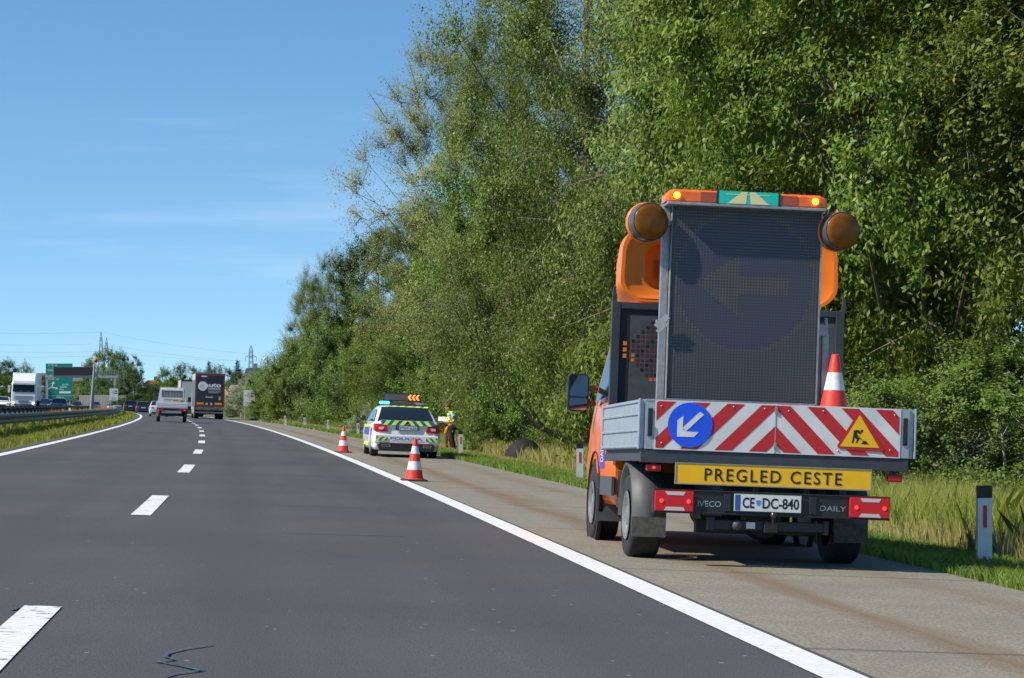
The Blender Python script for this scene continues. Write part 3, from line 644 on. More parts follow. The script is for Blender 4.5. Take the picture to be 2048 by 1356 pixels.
# rear light beam
def rect(px0, py0, px1, py1, dy):       # px0,py0 = left top row, px1,py1 = right top row
    p, q = T(px0, py0, dy), T(px1, py1, dy); return p, q
p, q = rect(1308, 975, 1781, 998, -.05); p2, q2 = rect(1308, 1018, 1781, 1045, -.05); zr1 = (p.z+q.z)/2; zr0 = (p2.z+q2.z)/2
m = MB(); m.bb((p.x, -.04, zr0), (q.x, .06, zr1)); m.bb((p.x, -.05, zr0-.006), (q.x, .055, zr0+.01)); m.bb((p.x, -.05, zr1-.008), (q.x, .055, zr1+.004))
for xx in (T(1451, 1000, -.05).x, T(1622, 1000, -.05).x): m.bb((xx-.012, -.055, zr0+.02), (xx+.045, -.041, zr1-.02))
for xx in (-.5, .5): m.bb((xx-.03, -.0, zr1), (xx+.03, .05, zf1))
bm_ = m.build('rear_beam', M_black, truck, bevel=.004)
textmesh('IVECO', 'lettering', mat('badge_grey', (.25, .30, .33), .4), bm_, T(1396, 1000, -.05).x, T(1443, 1000, -.05).x, zr0+.052, zr0+.098, -.0425, bold=.015)
textmesh('DAILY', 'lettering', mat('badge_grey', (.25, .30, .33), .4), bm_, T(1641, 1000, -.05).x, T(1693, 1000, -.05).x, zr0+.052, zr0+.092, -.0425, bold=.004)
for x0, x1 in ((1309, 1387), (1699, 1779)):
    xa_, xb_ = T(x0, 1000, -.06).x, T(x1, 1000, -.06).x; w_ = xb_-xa_; h0, h1 = zr0+.008, zr1-.008; hm = (h0+h1)/2
    m = MB(); m.bb((xa_, -.075, h0), (xb_, -.051, h1)); lt = m.build('tail_light', M_redlens, truck, bevel=.006)
    m = MB(); m.flat([(xa_+w_*.26, h1-.006), (xa_+w_*.78, h1-.006), (xa_+w_*.74, h1-.034), (xa_+w_*.32, h1-.034)], -.0775, .002); m.build('reversing_lens', M_clrlens, lt)
    m = MB(); m.flat([(xa_+w_*.3, h0+.034), (xa_+w_*.74, h0+.034), (xa_+w_*.78, h0+.006), (xa_+w_*.24, h0+.006)], -.0775, .002); m.build('reversing_lens', M_clrlens, lt)
    for f in (.17, .87): m = MB(); m.lathe([(.016, -.0785), (.012, -.081), (.001, -.082)], (xa_+w_*f, 0, hm), 'Y', 12); m.build('lit_bulb', M_redon, lt)
# number plate
p = T(1470, 988, -.07); q = T(1603, 993, -.07); zq1 = (p.z+q.z)/2; zq0 = (T(1470, 1020, -.07).z+T(1603, 1027, -.07).z)/2
m = MB(); m.bb((p.x-.004, -.058, zq0-.004), (q.x+.004, -.0515, zq1+.004)); m.mi = 1; m.bb((p.x, -.062, zq0), (q.x, -.0585, zq1)); m.mi = 2; m.bb((p.x+.004, -.0635, zq0+.004), (p.x+.045, -.0625, zq1-.004))
npl = m.build('number_plate', [mat('plate_green', (.2, .42, .16), .5), M_plate, M_polblue], truck)
wq = q.x-p.x
textmesh('CE', 'lettering', M_ink, npl, p.x+wq*.12, p.x+wq*.30, zq0+.022, zq1-.022, -.0635, bold=.02)
textmesh('DC-840', 'lettering', M_ink, npl, p.x+wq*.42, p.x+wq*.97, zq0+.022, zq1-.022, -.0635, bold=.02)
m = MB(); sx = p.x+wq*.36; sz = (zq0+zq1)/2; m.flat([(sx-.018, sz+.022), (sx+.018, sz+.022), (sx+.016, sz-.008), (sx, sz-.024), (sx-.016, sz-.008)], -.0635); m.build('crest', mat('crest_blue', (.05, .25, .6), .5), npl)
# tow bar
p = T(1424, 1036, -.05); q = T(1655, 1050, -.05); zh1 = (p.z+q.z)/2; zh0 = zh1-.075
m = MB(); m.bb((p.x, .0, zh0), (q.x, .09, zh1)); m.bb((p.x-.02, -.01, zh0-.01), (p.x+.03, .1, zh1+.02)); m.bb((q.x-.02, -.01, zh0-.02), (q.x+.02, .1, zh1+.02))
hx = T(1545, 1045, -.08).x; m.bb((hx-.055, -.03, zh0-.015), (hx+.055, .0, zh1+.0)); tb = m.build('tow_bar', M_black, truck, bevel=.006)
m = MB(); m.tube([(hx, -.06, zh0+.02), (hx, -.1, zh0+.03), (hx, -.11, zh1+.02)], .014, 8)
m.lathe([(.001, .028), (.018, .022), (.025, 0), (.018, -.02), (.01, -.028)], (hx, -.11, zh1+.05), 'Z', 14); m.build('tow_ball', mat('greased_steel', (.12, .1, .09), .35, metal=.8), tb)
m = MB(); sx = T(1475, 1050, -.04).x; m.lathe([(.001, -.035), (.035, -.03), (.042, 0)], (sx, 0, (zh0+zh1)/2), 'Y', 14); m.build('trailer_socket', M_grey, tb)
m = MB(); sx = T(1503, 1049, -.04).x; m.box((sx, -.003, (zh0+zh1)/2), (.07, .004, .05)); m.build('type_sticker', M_plate, tb)
# wheels: contact solved against the ground
bpy.context.view_layer.update()
def gz(lxx, lyy): wp = TM @ Vector((lxx, lyy, 0)); return wp
def contact(lxx, lyy):
    z = 0
    for _ in range(8): wp = TM @ Vector((lxx, lyy, z)); z -= wp.z-zf(wp.x-lx(wp.y))
    return z
WR = .345
def TX(px, dy): return T(px, 1000, dy).x
xw_l = (T(1252, 1100, 1.0).x+T(1312, 1100, .75).x)/2+.02; xw_r = (T(1658, 1115, .75).x+T(1728, 1115, .75).x)/2
for xx, yy, s, ww in ((xw_l, 1.05, -1, .25), (xw_r, 1.05, 1, .25), (xw_l+.03, 3.8, -1, .225), (xw_r-.03, 3.8, 1, .225)):
    wheel(truck, (xx, yy, contact(xx, yy)+WR-.008), WR, ww, s, .58)
for xx, yy, s in ((xw_l, 1.05, -1), (xw_r, 1.05, 1)):
    zc_ = contact(xx, yy)+WR; r_ = .43; m = MB(); secs = []
    for k in range(13):
        a = math.radians(-12+16.2*k); cy, cz = yy-r_*math.cos(a), zc_+r_*math.sin(a)*1.0
        e = .14; o_ = (cy, cz); i_ = (yy-(r_-.03)*math.cos(a), zc_+(r_-.03)*math.sin(a))
        secs.append([(xx-e, o_[0], o_[1]), (xx+e, o_[0], o_[1]), (xx+e, i_[0], i_[1]), (xx-e, i_[0], i_[1])])
    loft(m, secs); ma = m.build('mudguard', M_grey, truck)
    m = MB(); m.bb((xx-.138, yy-.43, zc_-.17), (xx+.138, yy-.415, zc_-.01)); m.build('mud_flap', mat('dusty_rubber', (.09, .088, .08), .9, noise=.3, nscale=25), ma)
xx, yy = xw_l+.05, 3.8; zc_ = contact(xx, yy)+WR
m = MB(); m.bb((xx-.15, yy-.46, zc_-.17), (xx+.18, yy-.44, zc_+.12)); m.build('mud_flap', M_grey, truck)
# cab: lofted along y (rear wall at 2.95)
m = MB(); secs = []; cw = 1.0; zsill = .42; zroof = 2.22
prof = [(2.98, .0, 2.10), (3.02, .02, 2.2), (3.4, .03, 2.24), (4.1, .03, 2.22), (4.55, .02, 2.08), (4.9, 0, 1.55), (5.15, -.02, 1.2), (5.6, -.06, 1.05), (5.95, -.16, .85), (6.0, -.22, .6)]
for y, dw, zt_ in prof:
    y -= .45
    a = cw+dw-.03; arch = (abs(y-4.2) < .5); zl = zsill+(.0)
    zbel = min(1.35, zt_-.1); tf = max(0, min(1, (zt_-1.35)/.85)); atop = a-.17*tf
    half = [(a*.96, zl), (a, zl+.12), (a+.005, .8), (a, min(1.15, zt_-.15)), (a-.03, zbel), (atop, zt_-.09), (atop-.12, zt_-.015)]
    secs.append([(-x_, y, z_) for x_, z_ in half]+[(0, y, zt_+.01)]+[(x_, y, z_) for x_, z_ in half[::-1]])
loft(m, secs); cab = m.build('cab', M_orange, truck)
for s in (-1, 1): m = MB(); m.bb((s*cw-.01, 2.5, .50), (s*cw+.016, 3.34, .67)); m.build('side_moulding', M_grey, cab)
for s in (-1, 1): m = MB(); m.add([(s*(cw+.012), 2.7, 1.4), (s*(cw+.012), 3.9, 1.36), (s*(cw-.13), 3.85, 1.98), (s*(cw-.13), 2.7, 1.98)], [(0, 1, 2, 3) if s > 0 else (3, 2, 1, 0)]); m.build('side_window', M_glass, cab)
for s in (-1, 1): m = MB(); m.box((s*(cw+.02), 2.62, 1.42), (.03, .05, .3)); m.build('door_handle', M_black, cab, bevel=.004)
zc_ = contact(xw_l, 3.8)+WR
for s in (-1, 1): m = MB(); m.lathe([(.47, -.02), (.47, .02), (.40, .022), (.40, -.01)], (s*(cw-.005), 3.8, zc_), 'X', 28); m.lathe([(.001, 0), (.40, 0)], (s*(cw+.003), 3.8, zc_), 'X', 28); m.build('wheel_arch', M_black, cab)
m = MB(); p = T(1196, 905, 3)      # violet door sticker with lettering
xs = -cw-.008; m.add([(xs, 3.08, .74), (xs, 3.42, .74), (xs, 3.42, 1.00), (xs, 3.08, 1.00)], [(3, 2, 1, 0)]); st_ = m.build('door_sticker', mat('sticker_violet', (.10, .06, .45), .45), cab)
textmesh('DARS', 'lettering', M_whitecone, st_, 0, .16, 0, .22, 0, M=Matrix(((0, 1, 0, xs-.004), (0, 0, 1, 3.14), (1, 0, 0, .80), (0, 0, 0, 1))))
# door mirror
pm = T(1157, 786, 4.05); ml = T(1136, 786, 4.05).x; mr_ = T(1178, 786, 4.05).x; mt = T(1157, 747, 4.05).z; mb_ = T(1157, 823, 4.05).z
def rrect(x0, x1, z0, z1, r, n=5):
    o = []
    for cx, cz, a0 in ((x1-r, z1-r, 0), (x0+r, z1-r, 90), (x0+r, z0+r, 180), (x1-r, z0+r, 270)):
        for k in range(n+1): a = math.radians(a0+90*k/n); o.append((cx+r*math.cos(a), cz+r*math.sin(a)))
    return o
m = MB(); A = rrect(ml, mr_, mb_, mt, .05); secs = [[(x_, 4.05, z_) for x_, z_ in A], [(x_, 4.12, z_) for x_, z_ in A], [(pm.x+(x_-pm.x)*.6, 4.2, pm.z+(z_-pm.z)*.8) for x_, z_ in A]]
loft(m, secs); mir = m.build('door_mirror', M_black, truck)
hm = mb_+(mt-mb_)*.38
for (z0, z1) in ((mb_+.015, hm-.006), (hm+.006, mt-.015)):
    m = MB(); c1 = ((ml+mr_)/2, (z0+z1)/2); Mx = Matrix.Translation((c1[0], 4.045, c1[1])) @ Matrix.Rotation(math.radians(3.6), 4, 'Z') @ Matrix.Rotation(math.radians(-1.2), 4, 'X') @ Matrix.Translation((-c1[0], 0, -c1[1]))
    m.M = Mx; m.flat(rrect(ml+.014, mr_-.014, z0, z1, .03), -.004, .006); m.build('mirror_glass', M_mirror, mir)
m = MB(); m.bar((mr_-.01, 4.1, T(1157, 776, 4.05).z), (-cw+.02, 4.12, T(1190, 776, 4.1).z), .03, .05); m.build('mirror_arm', M_dkgrey, mir); m = MB(); m.bar((mr_-.01, 4.1, T(1157, 806, 4.05).z), (-cw+.02, 4.12, T(1190, 806, 4.1).z), .03, .05); m.build('mirror_arm', M_dkgrey, mir)
# orange roof deflector: a scooped shell open to the rear
yd = 2.5; dl, dr = T(1241, 560, yd), T(1676, 560, yd); dtop = T(1300, 452, yd).z; dbot = T(1300, 604, yd).z
xc_ = (dl.x+dr.x)/2; hw = (dr.x-dl.x)/2; hd = dtop-dbot
def hood(sx_, sz_, yy, ins=0, rad_=.20):
    w2 = (hw-ins)*sx_; o = rrect(xc_-w2, xc_+w2, dbot+ins*.6, dbot+ins*.6+(hd-ins*1.6)*sz_, min(rad_, w2*.9), 6)
    return [(xc_+(x_-xc_)*(1-.07*max(0, (z_-dbot-hd*.55)/hd)-.05*max(0, (dbot+hd*.2-z_)/hd)*3), yy, z_) for x_, z_ in o]
m = MB(); secs = [hood(1, 1, yd), hood(1, 1, yd+.25), hood(.95, .86, yd+.7), hood(.85, .4, yd+1.3, 0, .1)]; secs = [q[::-1] for q in secs]; loft(m, secs, cap=False); m.add(secs[-1], [tuple(range(len(secs[-1])))])
inn = [hood(1, 1, yd), hood(1, 1, yd+.001, .035, .19)]; loft(m, inn, smooth=False, cap=False)
dfl = m.build('roof_deflector', M_orangepl, truck)
for s in (-1, 1):      # the two hollow bowls left and right of the middle
    m = MB(); A = rrect(xc_+s*hw*.52-hw*.46, xc_+s*hw*.52+hw*.46, dbot+.03, dtop-.05, .20, 6); cA = (xc_+s*hw*.52, (dbot+dtop)/2)
    sc_ = lambda k, dy, sh=0: [(cA[0]+(x_-cA[0])*k-s*sh, yd+dy, cA[1]+(z_-cA[1])*k) for x_, z_ in A]
    st = [sc_(1, .002), sc_(.80, .05, .06), sc_(.74, .04, .07), sc_(.66, .20, .08), sc_(.4, .26, .08), sc_(.02, .27, .08)]; loft(m, st, cap=False); m.build('deflector_bowl', M_orangepl, dfl)
for s in (-1, 1): m = MB(); m.bb((xc_+s*hw*.58-.05, yd+.20, dbot+hd*.33), (xc_+s*hw*.58+.05, yd+.215, dbot+hd*.6)); m.build('deflector_vent', mat('dark_orange', (.45, .09, .01), .5), dfl)
# headboard at the front of the bed
yh = 2.31; p0, p1 = T(1225, 605, yh), T(1690, 620, yh); ztop = (p0.z+p1.z)/2; xl_, xr_ = p0.x, p1.x; zlow = zb
m = MB(); m.bb((xl_, yh, zlow), (xl_+.075, yh+.06, ztop)); m.bb((xr_-.075, yh, zlow), (xr_, yh+.06, ztop)); m.bb((xl_+.076, yh+.003, ztop-.06), (xr_-.076, yh+.055, ztop-.002)); m.bb((xl_+.076, yh+.003, zlow), (xr_-.076, yh+.055, zlow+.05))
hb = m.build('headboard', M_dkgrey, truck, bevel=.004)
m = MB(); m.bb((xl_+.076, yh+.02, zlow+.051), (xr_-.076, yh+.03, ztop-.061)); m.build('headboard_panel', M_black, hb)
for xx, s in ((xl_+.012, 1), (xr_-.012, -1)):
    m = MB(); m.add([(xx-.012, yh+.01, ztop-.01), (xx+.028, yh+.01, ztop-.01), (xx+.018, yh+.01, ztop+.11), (xx-.006, yh+.01, ztop+.13), (xx-.012, yh+.04, ztop-.01), (xx+.028, yh+.04, ztop-.01), (xx+.018, yh+.04, ztop+.11), (xx-.006, yh+.04, ztop+.13)],
     [(0, 1, 2, 3), (7, 6, 5, 4), (0, 4, 5, 1), (1, 5, 6, 2), (2, 6, 7, 3), (3, 7, 4, 0)]); m.build('rope_post', M_dkgrey, hb)
# perforated grille sheet: square holes show maroon or dark, a few the orange cab
gl = T(1262, 640, yh-.005).x; gr = T(1327, 640, yh).x; z1 = T(1290, 632, yh).z; z0 = zlow+.06
m = MB(); m.bb((gl, yh+.006, z0), (-gl-.0, yh+.016, z1)); m.mi = 1; pit = .0415; cx = T(1318, 700, yh).x; cz = T(1318, 703, yh).z; hs_ = .014
for i in range(-7, 8):
    for j in range(-7, 8):
        if i*i+j*j <= 40:
            x_, z_ = cx+.02+i*pit, cz+j*pit; m.mi = 1 if (i < 1 and (i+j*3) % 4) else 2
            if i*i+j*j > 36 and i < 0 and j < 0: m.mi = 3
            m.flat([(x_-hs_, z_-hs_), (x_+hs_, z_-hs_), (x_+hs_, z_+hs_), (x_-hs_, z_+hs_)], yh+.0045)
m.build('perforated_sheet', [M_grey, mat('maroon_hole', (.09, .018, .016), .6), M_ink, M_orange], hb)
m = MB(); x_ = T(1250, 690, yh).x
for dz in (.055, 0, -.055): z_ = T(1250, 699, yh).z+dz; m.flat([(x_-.016, z_-.018), (x_+.016, z_-.018), (x_+.016, z_+.018), (x_-.016, z_+.018)], yh+.0035, .002)
m.build('orange_slot', M_lampon if False else M_orangepl, hb)
# arrow display
yD = .34; a = T(1349, 415, yD); b = T(1640, 423, yD); c = T(1335, 797, yD); d = T(1627, 806, yD)
zD1 = (a.z+b.z)/2; zD0 = (c.z+d.z)/2; sk = ((a.x-c.x)+(b.x-d.x))/2/(zD1-zD0)*.35; xD0 = (a.x+c.x)/2; xD1 = (b.x+d.x)/2; xm = (xD0+xD1)/2; wD = xD1-xD0; hD = zD1-zD0
disp = MB(); disp.bb((xD0-.012, yD, zD0), (xD1+.012, yD+.16, zD1)); dso = disp.build('arrow_display', mat('display_black', (.072, .074, .078), .55), truck, bevel=.004)
m = MB(); m.bb((xD0-.016, yD-.012, zD0-.01), (xD0-.0125, yD+.165, zD1)); m.bb((xD1+.0125, yD-.012, zD0-.01), (xD1+.024, yD+.165, zD1)); m.bb((xD0-.012, yD-.012, zD0-.014), (xD1+.012, yD+.16, zD0-.002)); m.build('display_frame', M_galv, dso)
m = MB(); nc, nr_ = 50, int(50*hD/wD*.98); px_ = wD/nc; pz_ = hD/nr_; cc = (xm, zD0+hD*.625); rad = wD*.475
for j in range(nr_):
    z_ = zD0+(j+.5)*pz_; m.mi = 0
    m.add([(xD0+.004, yD-.001, z_+pz_*.42), (xD1-.004, yD-.001, z_+pz_*.42), (xD1-.004, yD-.0045, z_+pz_*.34), (xD0+.004, yD-.0045, z_+pz_*.34), (xD0+.004, yD-.001, z_+pz_*.30), (xD1-.004, yD-.001, z_+pz_*.30)], [(3, 2, 1, 0), (4, 5, 2, 3)])
    for i in range(nc):
        x_ = xD0+(i+.5)*px_; dx, dz = x_-cc[0], z_-cc[1]; r_ = math.hypot(dx, dz); ax, az = dx/rad, (dz+.06*rad)/rad
        if r_ > rad+.02: m.mi = 1
        elif abs(r_-rad) < .012: m.mi = 3+(i+j) % 2
        elif (-.25 < ax < .62 and abs(az) < .13) or (-.70 < ax <= -.1 and abs(az) < (ax+.70)*.72 and abs(az) > (ax+.30)*.72): m.mi = 3+(i+j) % 2
        elif r_ < rad: m.mi = 2
        e = px_*.25; m.flat([(x_-e, z_-e), (x_+e, z_-e), (x_+e, z_+e), (x_-e, z_+e)], yD-.0032)
m.build('lamp_matrix', [mat('matrix_visor', (.085, .085, .09), .6), mat('matrix_off', (.11, .11, .115), .4), mat('matrix_blue', (.075, .08, .165), .4), mat('matrix_red', (.20, .12, .09), .4), mat('matrix_green', (.12, .15, .12), .4)], dso)
# light bar on top
yL = yD-.13; p = T(1333, 385, yL); q = T(1657, 395, yL); zL0 = (T(1345, 405, yL).z+T(1650, 414, yL).z)/2; zL1 = (T(1345, 378, yL).z+T(1640, 389, yL).z)/2; xL0, xL1 = p.x, q.x
m = MB(); m.bb((xL0+.01, yL, zL0-.026), (xL1-.01, yL+.28, zL0)); lb = m.build('light_bar', M_galv, truck, bevel=.006)
s0, s1 = T(1437, 395, yL).x, T(1557, 397, yL).x
for x0, x1, s in ((xL0, s0-.012, -1), (s1+.012, xL1, 1)):
    m = MB(); xo = x0 if s < 0 else x1; xi = x1 if s < 0 else x0
    secs = []
    for f, sh in ((0, .55), (.06, .85), (.16, 1.0), (1, 1.0)):
        x_ = xo+(xi-xo)*f; h_ = (zL1-zL0)*sh; secs.append([(x_, yL+.01+.05*(1-sh), zL0+.001), (x_, yL+.012+.05*(1-sh), zL0+h_*.8), (x_, yL+.03+.05*(1-sh), zL0+h_), (x_, yL+.25-.05*(1-sh), zL0+h_), (x_, yL+.27-.05*(1-sh), zL0+h_*.8), (x_, yL+.27-.05*(1-sh), zL0+.001)])
    if s > 0: secs = [t[::-1] for t in secs]
    loft(m, secs, smooth=False); ln_ = m.build('amber_lens', M_orlens, lb, bevel=.008)
    m = MB(); bx = T(1354 if s < 0 else 1631, 392 if s < 0 else 404, yL).x; m.lathe([(.028, .004), (.022, -.006), (.001, -.010)], (bx, yL, (zL0+zL1)/2), 'Y', 14); m.build('lit_bulb', M_lampon, ln_)
    m = MB(); mx0, mx1 = (xi-.13*1, xi-.002) if s < 0 else (xi+.002, xi+.14); m.bb((mx0, yL+.006, zL0+.008), (mx1, yL+.012, zL1-.016)); m.build('reflector', mat('deep_orange', (.42, .06, .008), .25, coat=.6), ln_)
m = MB(); m.bb((s0-.011, yL-.002, zL0), (s0, yL+.275, zL1+.004)); m.bb((s1, yL-.002, zL0), (s1+.011, yL+.275, zL1+.004)); m.build('divider', M_black, lb)
m = MB(); m.bb((s0+.001, yL, zL0+.001), (s1-.001, yL+.27, zL1)); m.mi = 1; sm_ = (s0+s1)/2; ws = (s1-s0)/2
for s in (-1, 1): m.flat([(sm_+s*ws*.08, zL0+.004), (sm_+s*ws*.70, zL0+.004), (sm_+s*ws*.22, zL1-.004), (sm_+s*ws*.04, zL1-.004)], yL-.002)
m.flat([(sm_-ws*.75, zL1-.022), (sm_+ws*.75, zL1-.022), (sm_+ws*.7, zL1-.027), (sm_-ws*.7, zL1-.027)], yL-.0025)
m.build('motorway_emblem', [M_teal, M_cream], lb)
m = MB(); m.bb((-cw-.035, 2.72, 1.02), (-cw+.01, 2.78, 1.20)); m.build('door_handle', M_black, cab, bevel=.005)
# round amber warning lamps
for px, py, s in ((1302, 443, -1), (1686, 461, 1)):
    yB = yD-.10; c_ = T(px, py, yB); r_ = .148
    m = MB(); m.lathe([(r_, 0), (r_*1.04, .015), (r_*1.03, .11), (r_*.8, .2), (r_*.3, .24), (.001, .245)], (c_.x, yB, c_.z), 'Y', 36); m.lathe([(r_, 0), (r_*.95, .008)], (c_.x, yB, c_.z), 'Y', 36)
    wl = m.build('warning_lamp', mat('lamp_body', (.10, .12, .16), .25, metal=.3), truck)
    LAMP = Matrix.Translation(c_) @ Matrix.Rotation(math.radians(13), 4, 'Z') @ Matrix.Translation(-c_)
    m = MB(); m.lathe([(r_*.965, .005), (r_*.93, -.006), (r_*.7, -.016), (r_*.35, -.022), (.001, -.024)], (c_.x, yB, c_.z), 'Y', 36); m.build('amber_lens', M_amber, wl).data.transform(LAMP)
    m = MB(); m.lathe([(r_*1.045, .11), (r_*1.10, .12), (r_*1.06, .155), (r_*.85, .19)], (c_.x, yB, c_.z), 'Y', 36); m.build('rear_ring', M_orangepl, wl).data.transform(LAMP); wl.data.transform(LAMP)
    m = MB(); m.bar((c_.x, yB+.15, c_.z), (xD0 if s < 0 else xD1, yD+.06, c_.z+.02), .05, .05); m.build('bracket', M_galv, wl)
# lifting arms and posts
m = MB(); q0, q1 = T(1330, 480, yD+.1), T(1319, 800, yD+.1); m.bar((q0.x, yD+.1, q0.z+.35), (q1.x, yD+.1, zb), .055, .07); m.bb((q0.x-.05, yD+.05, T(1330, 640, .4).z-.02), (q0.x-.01, yD+.12, T(1330, 640, .4).z)); m.build('lift_post', M_galv, truck)
m = MB(); q1 = T(1648, 800, yD+.1); m.bar((T(1650, 670, .44).x, yD+.1, T(1650, 668, .44).z), (q1.x, yD+.1, zb), .05, .06); m.bb((T(1634, 660, .44).x, yD+.06, T(1640, 672, .44).z), (T(1654, 660, .44).x, yD+.12, T(1640, 650, .44).z)); m.tube([(T(1652, 650, .44).x, yD+.1, T(1652, 650, .44).z), (T(1652, 636, .44).x, yD+.1, T(1652, 636, .44).z)], .015, 8)
m.bar((T(1632, 800, .6).x, yD+.25, zb), (T(1645, 690, .6).x, yD+.15, T(1645, 690, .6).z), .035, .05); m.build('lift_post', M_galv, truck)
m = MB(); q = T(1320, 652, .2); m.bar(tuple(T(1312, 654, .30)), tuple(T(1336, 632, .28)), .012, .05); m.bar(tuple(T(1314, 664, .30)), tuple(T(1334, 648, .28)), .012, .03); m.build('clamp_handle', M_galv, truck)
for px, py in ((1307, 935), (1789, 957)):
    q = T(px, py, .05); m = MB(); m.bb((q.x-.06, .03, q.z-.028), (q.x+.06, .07, q.z+.028)); mk = m.build('marker_lamp', M_redlens, truck, bevel=.012)
    if px < 1500: m = MB(); m.lathe([(.012, .029), (.008, .026), (.001, .025)], (q.x, 0, q.z), 'Y', 10); m.build('lit_bulb', M_redon, mk)
    m = MB(); m.bb((q.x-.015, .04, q.z+.03), (q.x+.015, .06, zf1+.002)); m.build('lamp_stem', M_black, mk)

# ------------------------------------------------------------------ traffic cones
def cone(loc, h, label, group='red and white traffic cones', rz=0, tilt=(0, 0)):
    r = empty('traffic_cone', loc, rz, tilt[0], tilt[1]); tag(r, label, 'traffic cone', group); s = h/.75; rb, rt = .165*s, .028*s; zb_ = .035*s
    m = MB(); rad = lambda z: rb+(rt-rb)*(z-zb_)/(h-zb_)
    lv = [zb_, zb_+.22*h, zb_+.42*h, zb_+.60*h, zb_+.775*h, h]
    for k in range(5):
        m.mi = k % 2; m.lathe([(rad(lv[k]), lv[k]), (rad(lv[k+1]), lv[k+1])], (0, 0, 0), 'Z', 32)
    m.mi = 0; m.lathe([(rt, h), (rt*.8, h+.004*s), (rt*.7, h-.01)], (0, 0, 0), 'Z', 24); m.lathe([(rb*1.12, zb_), (rb*1.02, zb_+.02*s)], (0, 0, 0), 'Z', 32); m.build('cone_body', [M_redcone, M_whitecone], r)
    m = MB(); e = .23*s; m.add([(x_*e*k, y_*e*k, z_) for z_, k in ((.004, 1), (.03*s, .97), (.036*s, .85)) for x_, y_ in ((-1, -.8), (-.8, -1), (.8, -1), (1, -.8), (1, .8), (.8, 1), (-.8, 1), (-1, .8))],
        [tuple(range(8))[::-1], tuple(range(16, 24))]+[(j*8+i, j*8+(i+1) % 8, (j+1)*8+(i+1) % 8, (j+1)*8+i) for j in (0, 1) for i in range(8)]); m.build('base', M_rubber, r)
    return r
g0 = ground_px(828, 962); cone(tuple(R(g0.x-lx(g0.y), g0.y, .0)), .69, 'nearest striped cone on the white edge line, in front of the police car', rz=.15, tilt=(0, .035))
g0 = ground_px(686, 905); cone(tuple(R(g0.x-lx(g0.y), g0.y, .0)), .68, 'farther striped cone on the white edge line, left of the police car', rz=.3, tilt=(0, .035))
cw_ = TM @ Vector((T(1668, 800, .29).x, .29, zb+.003)); c3 = cone(tuple(cw_), T(1668, 710, .29).z-zb, 'striped cone standing on the truck bed beside the arrow display', rz=head(20)); c3.rotation_euler = truck.rotation_euler

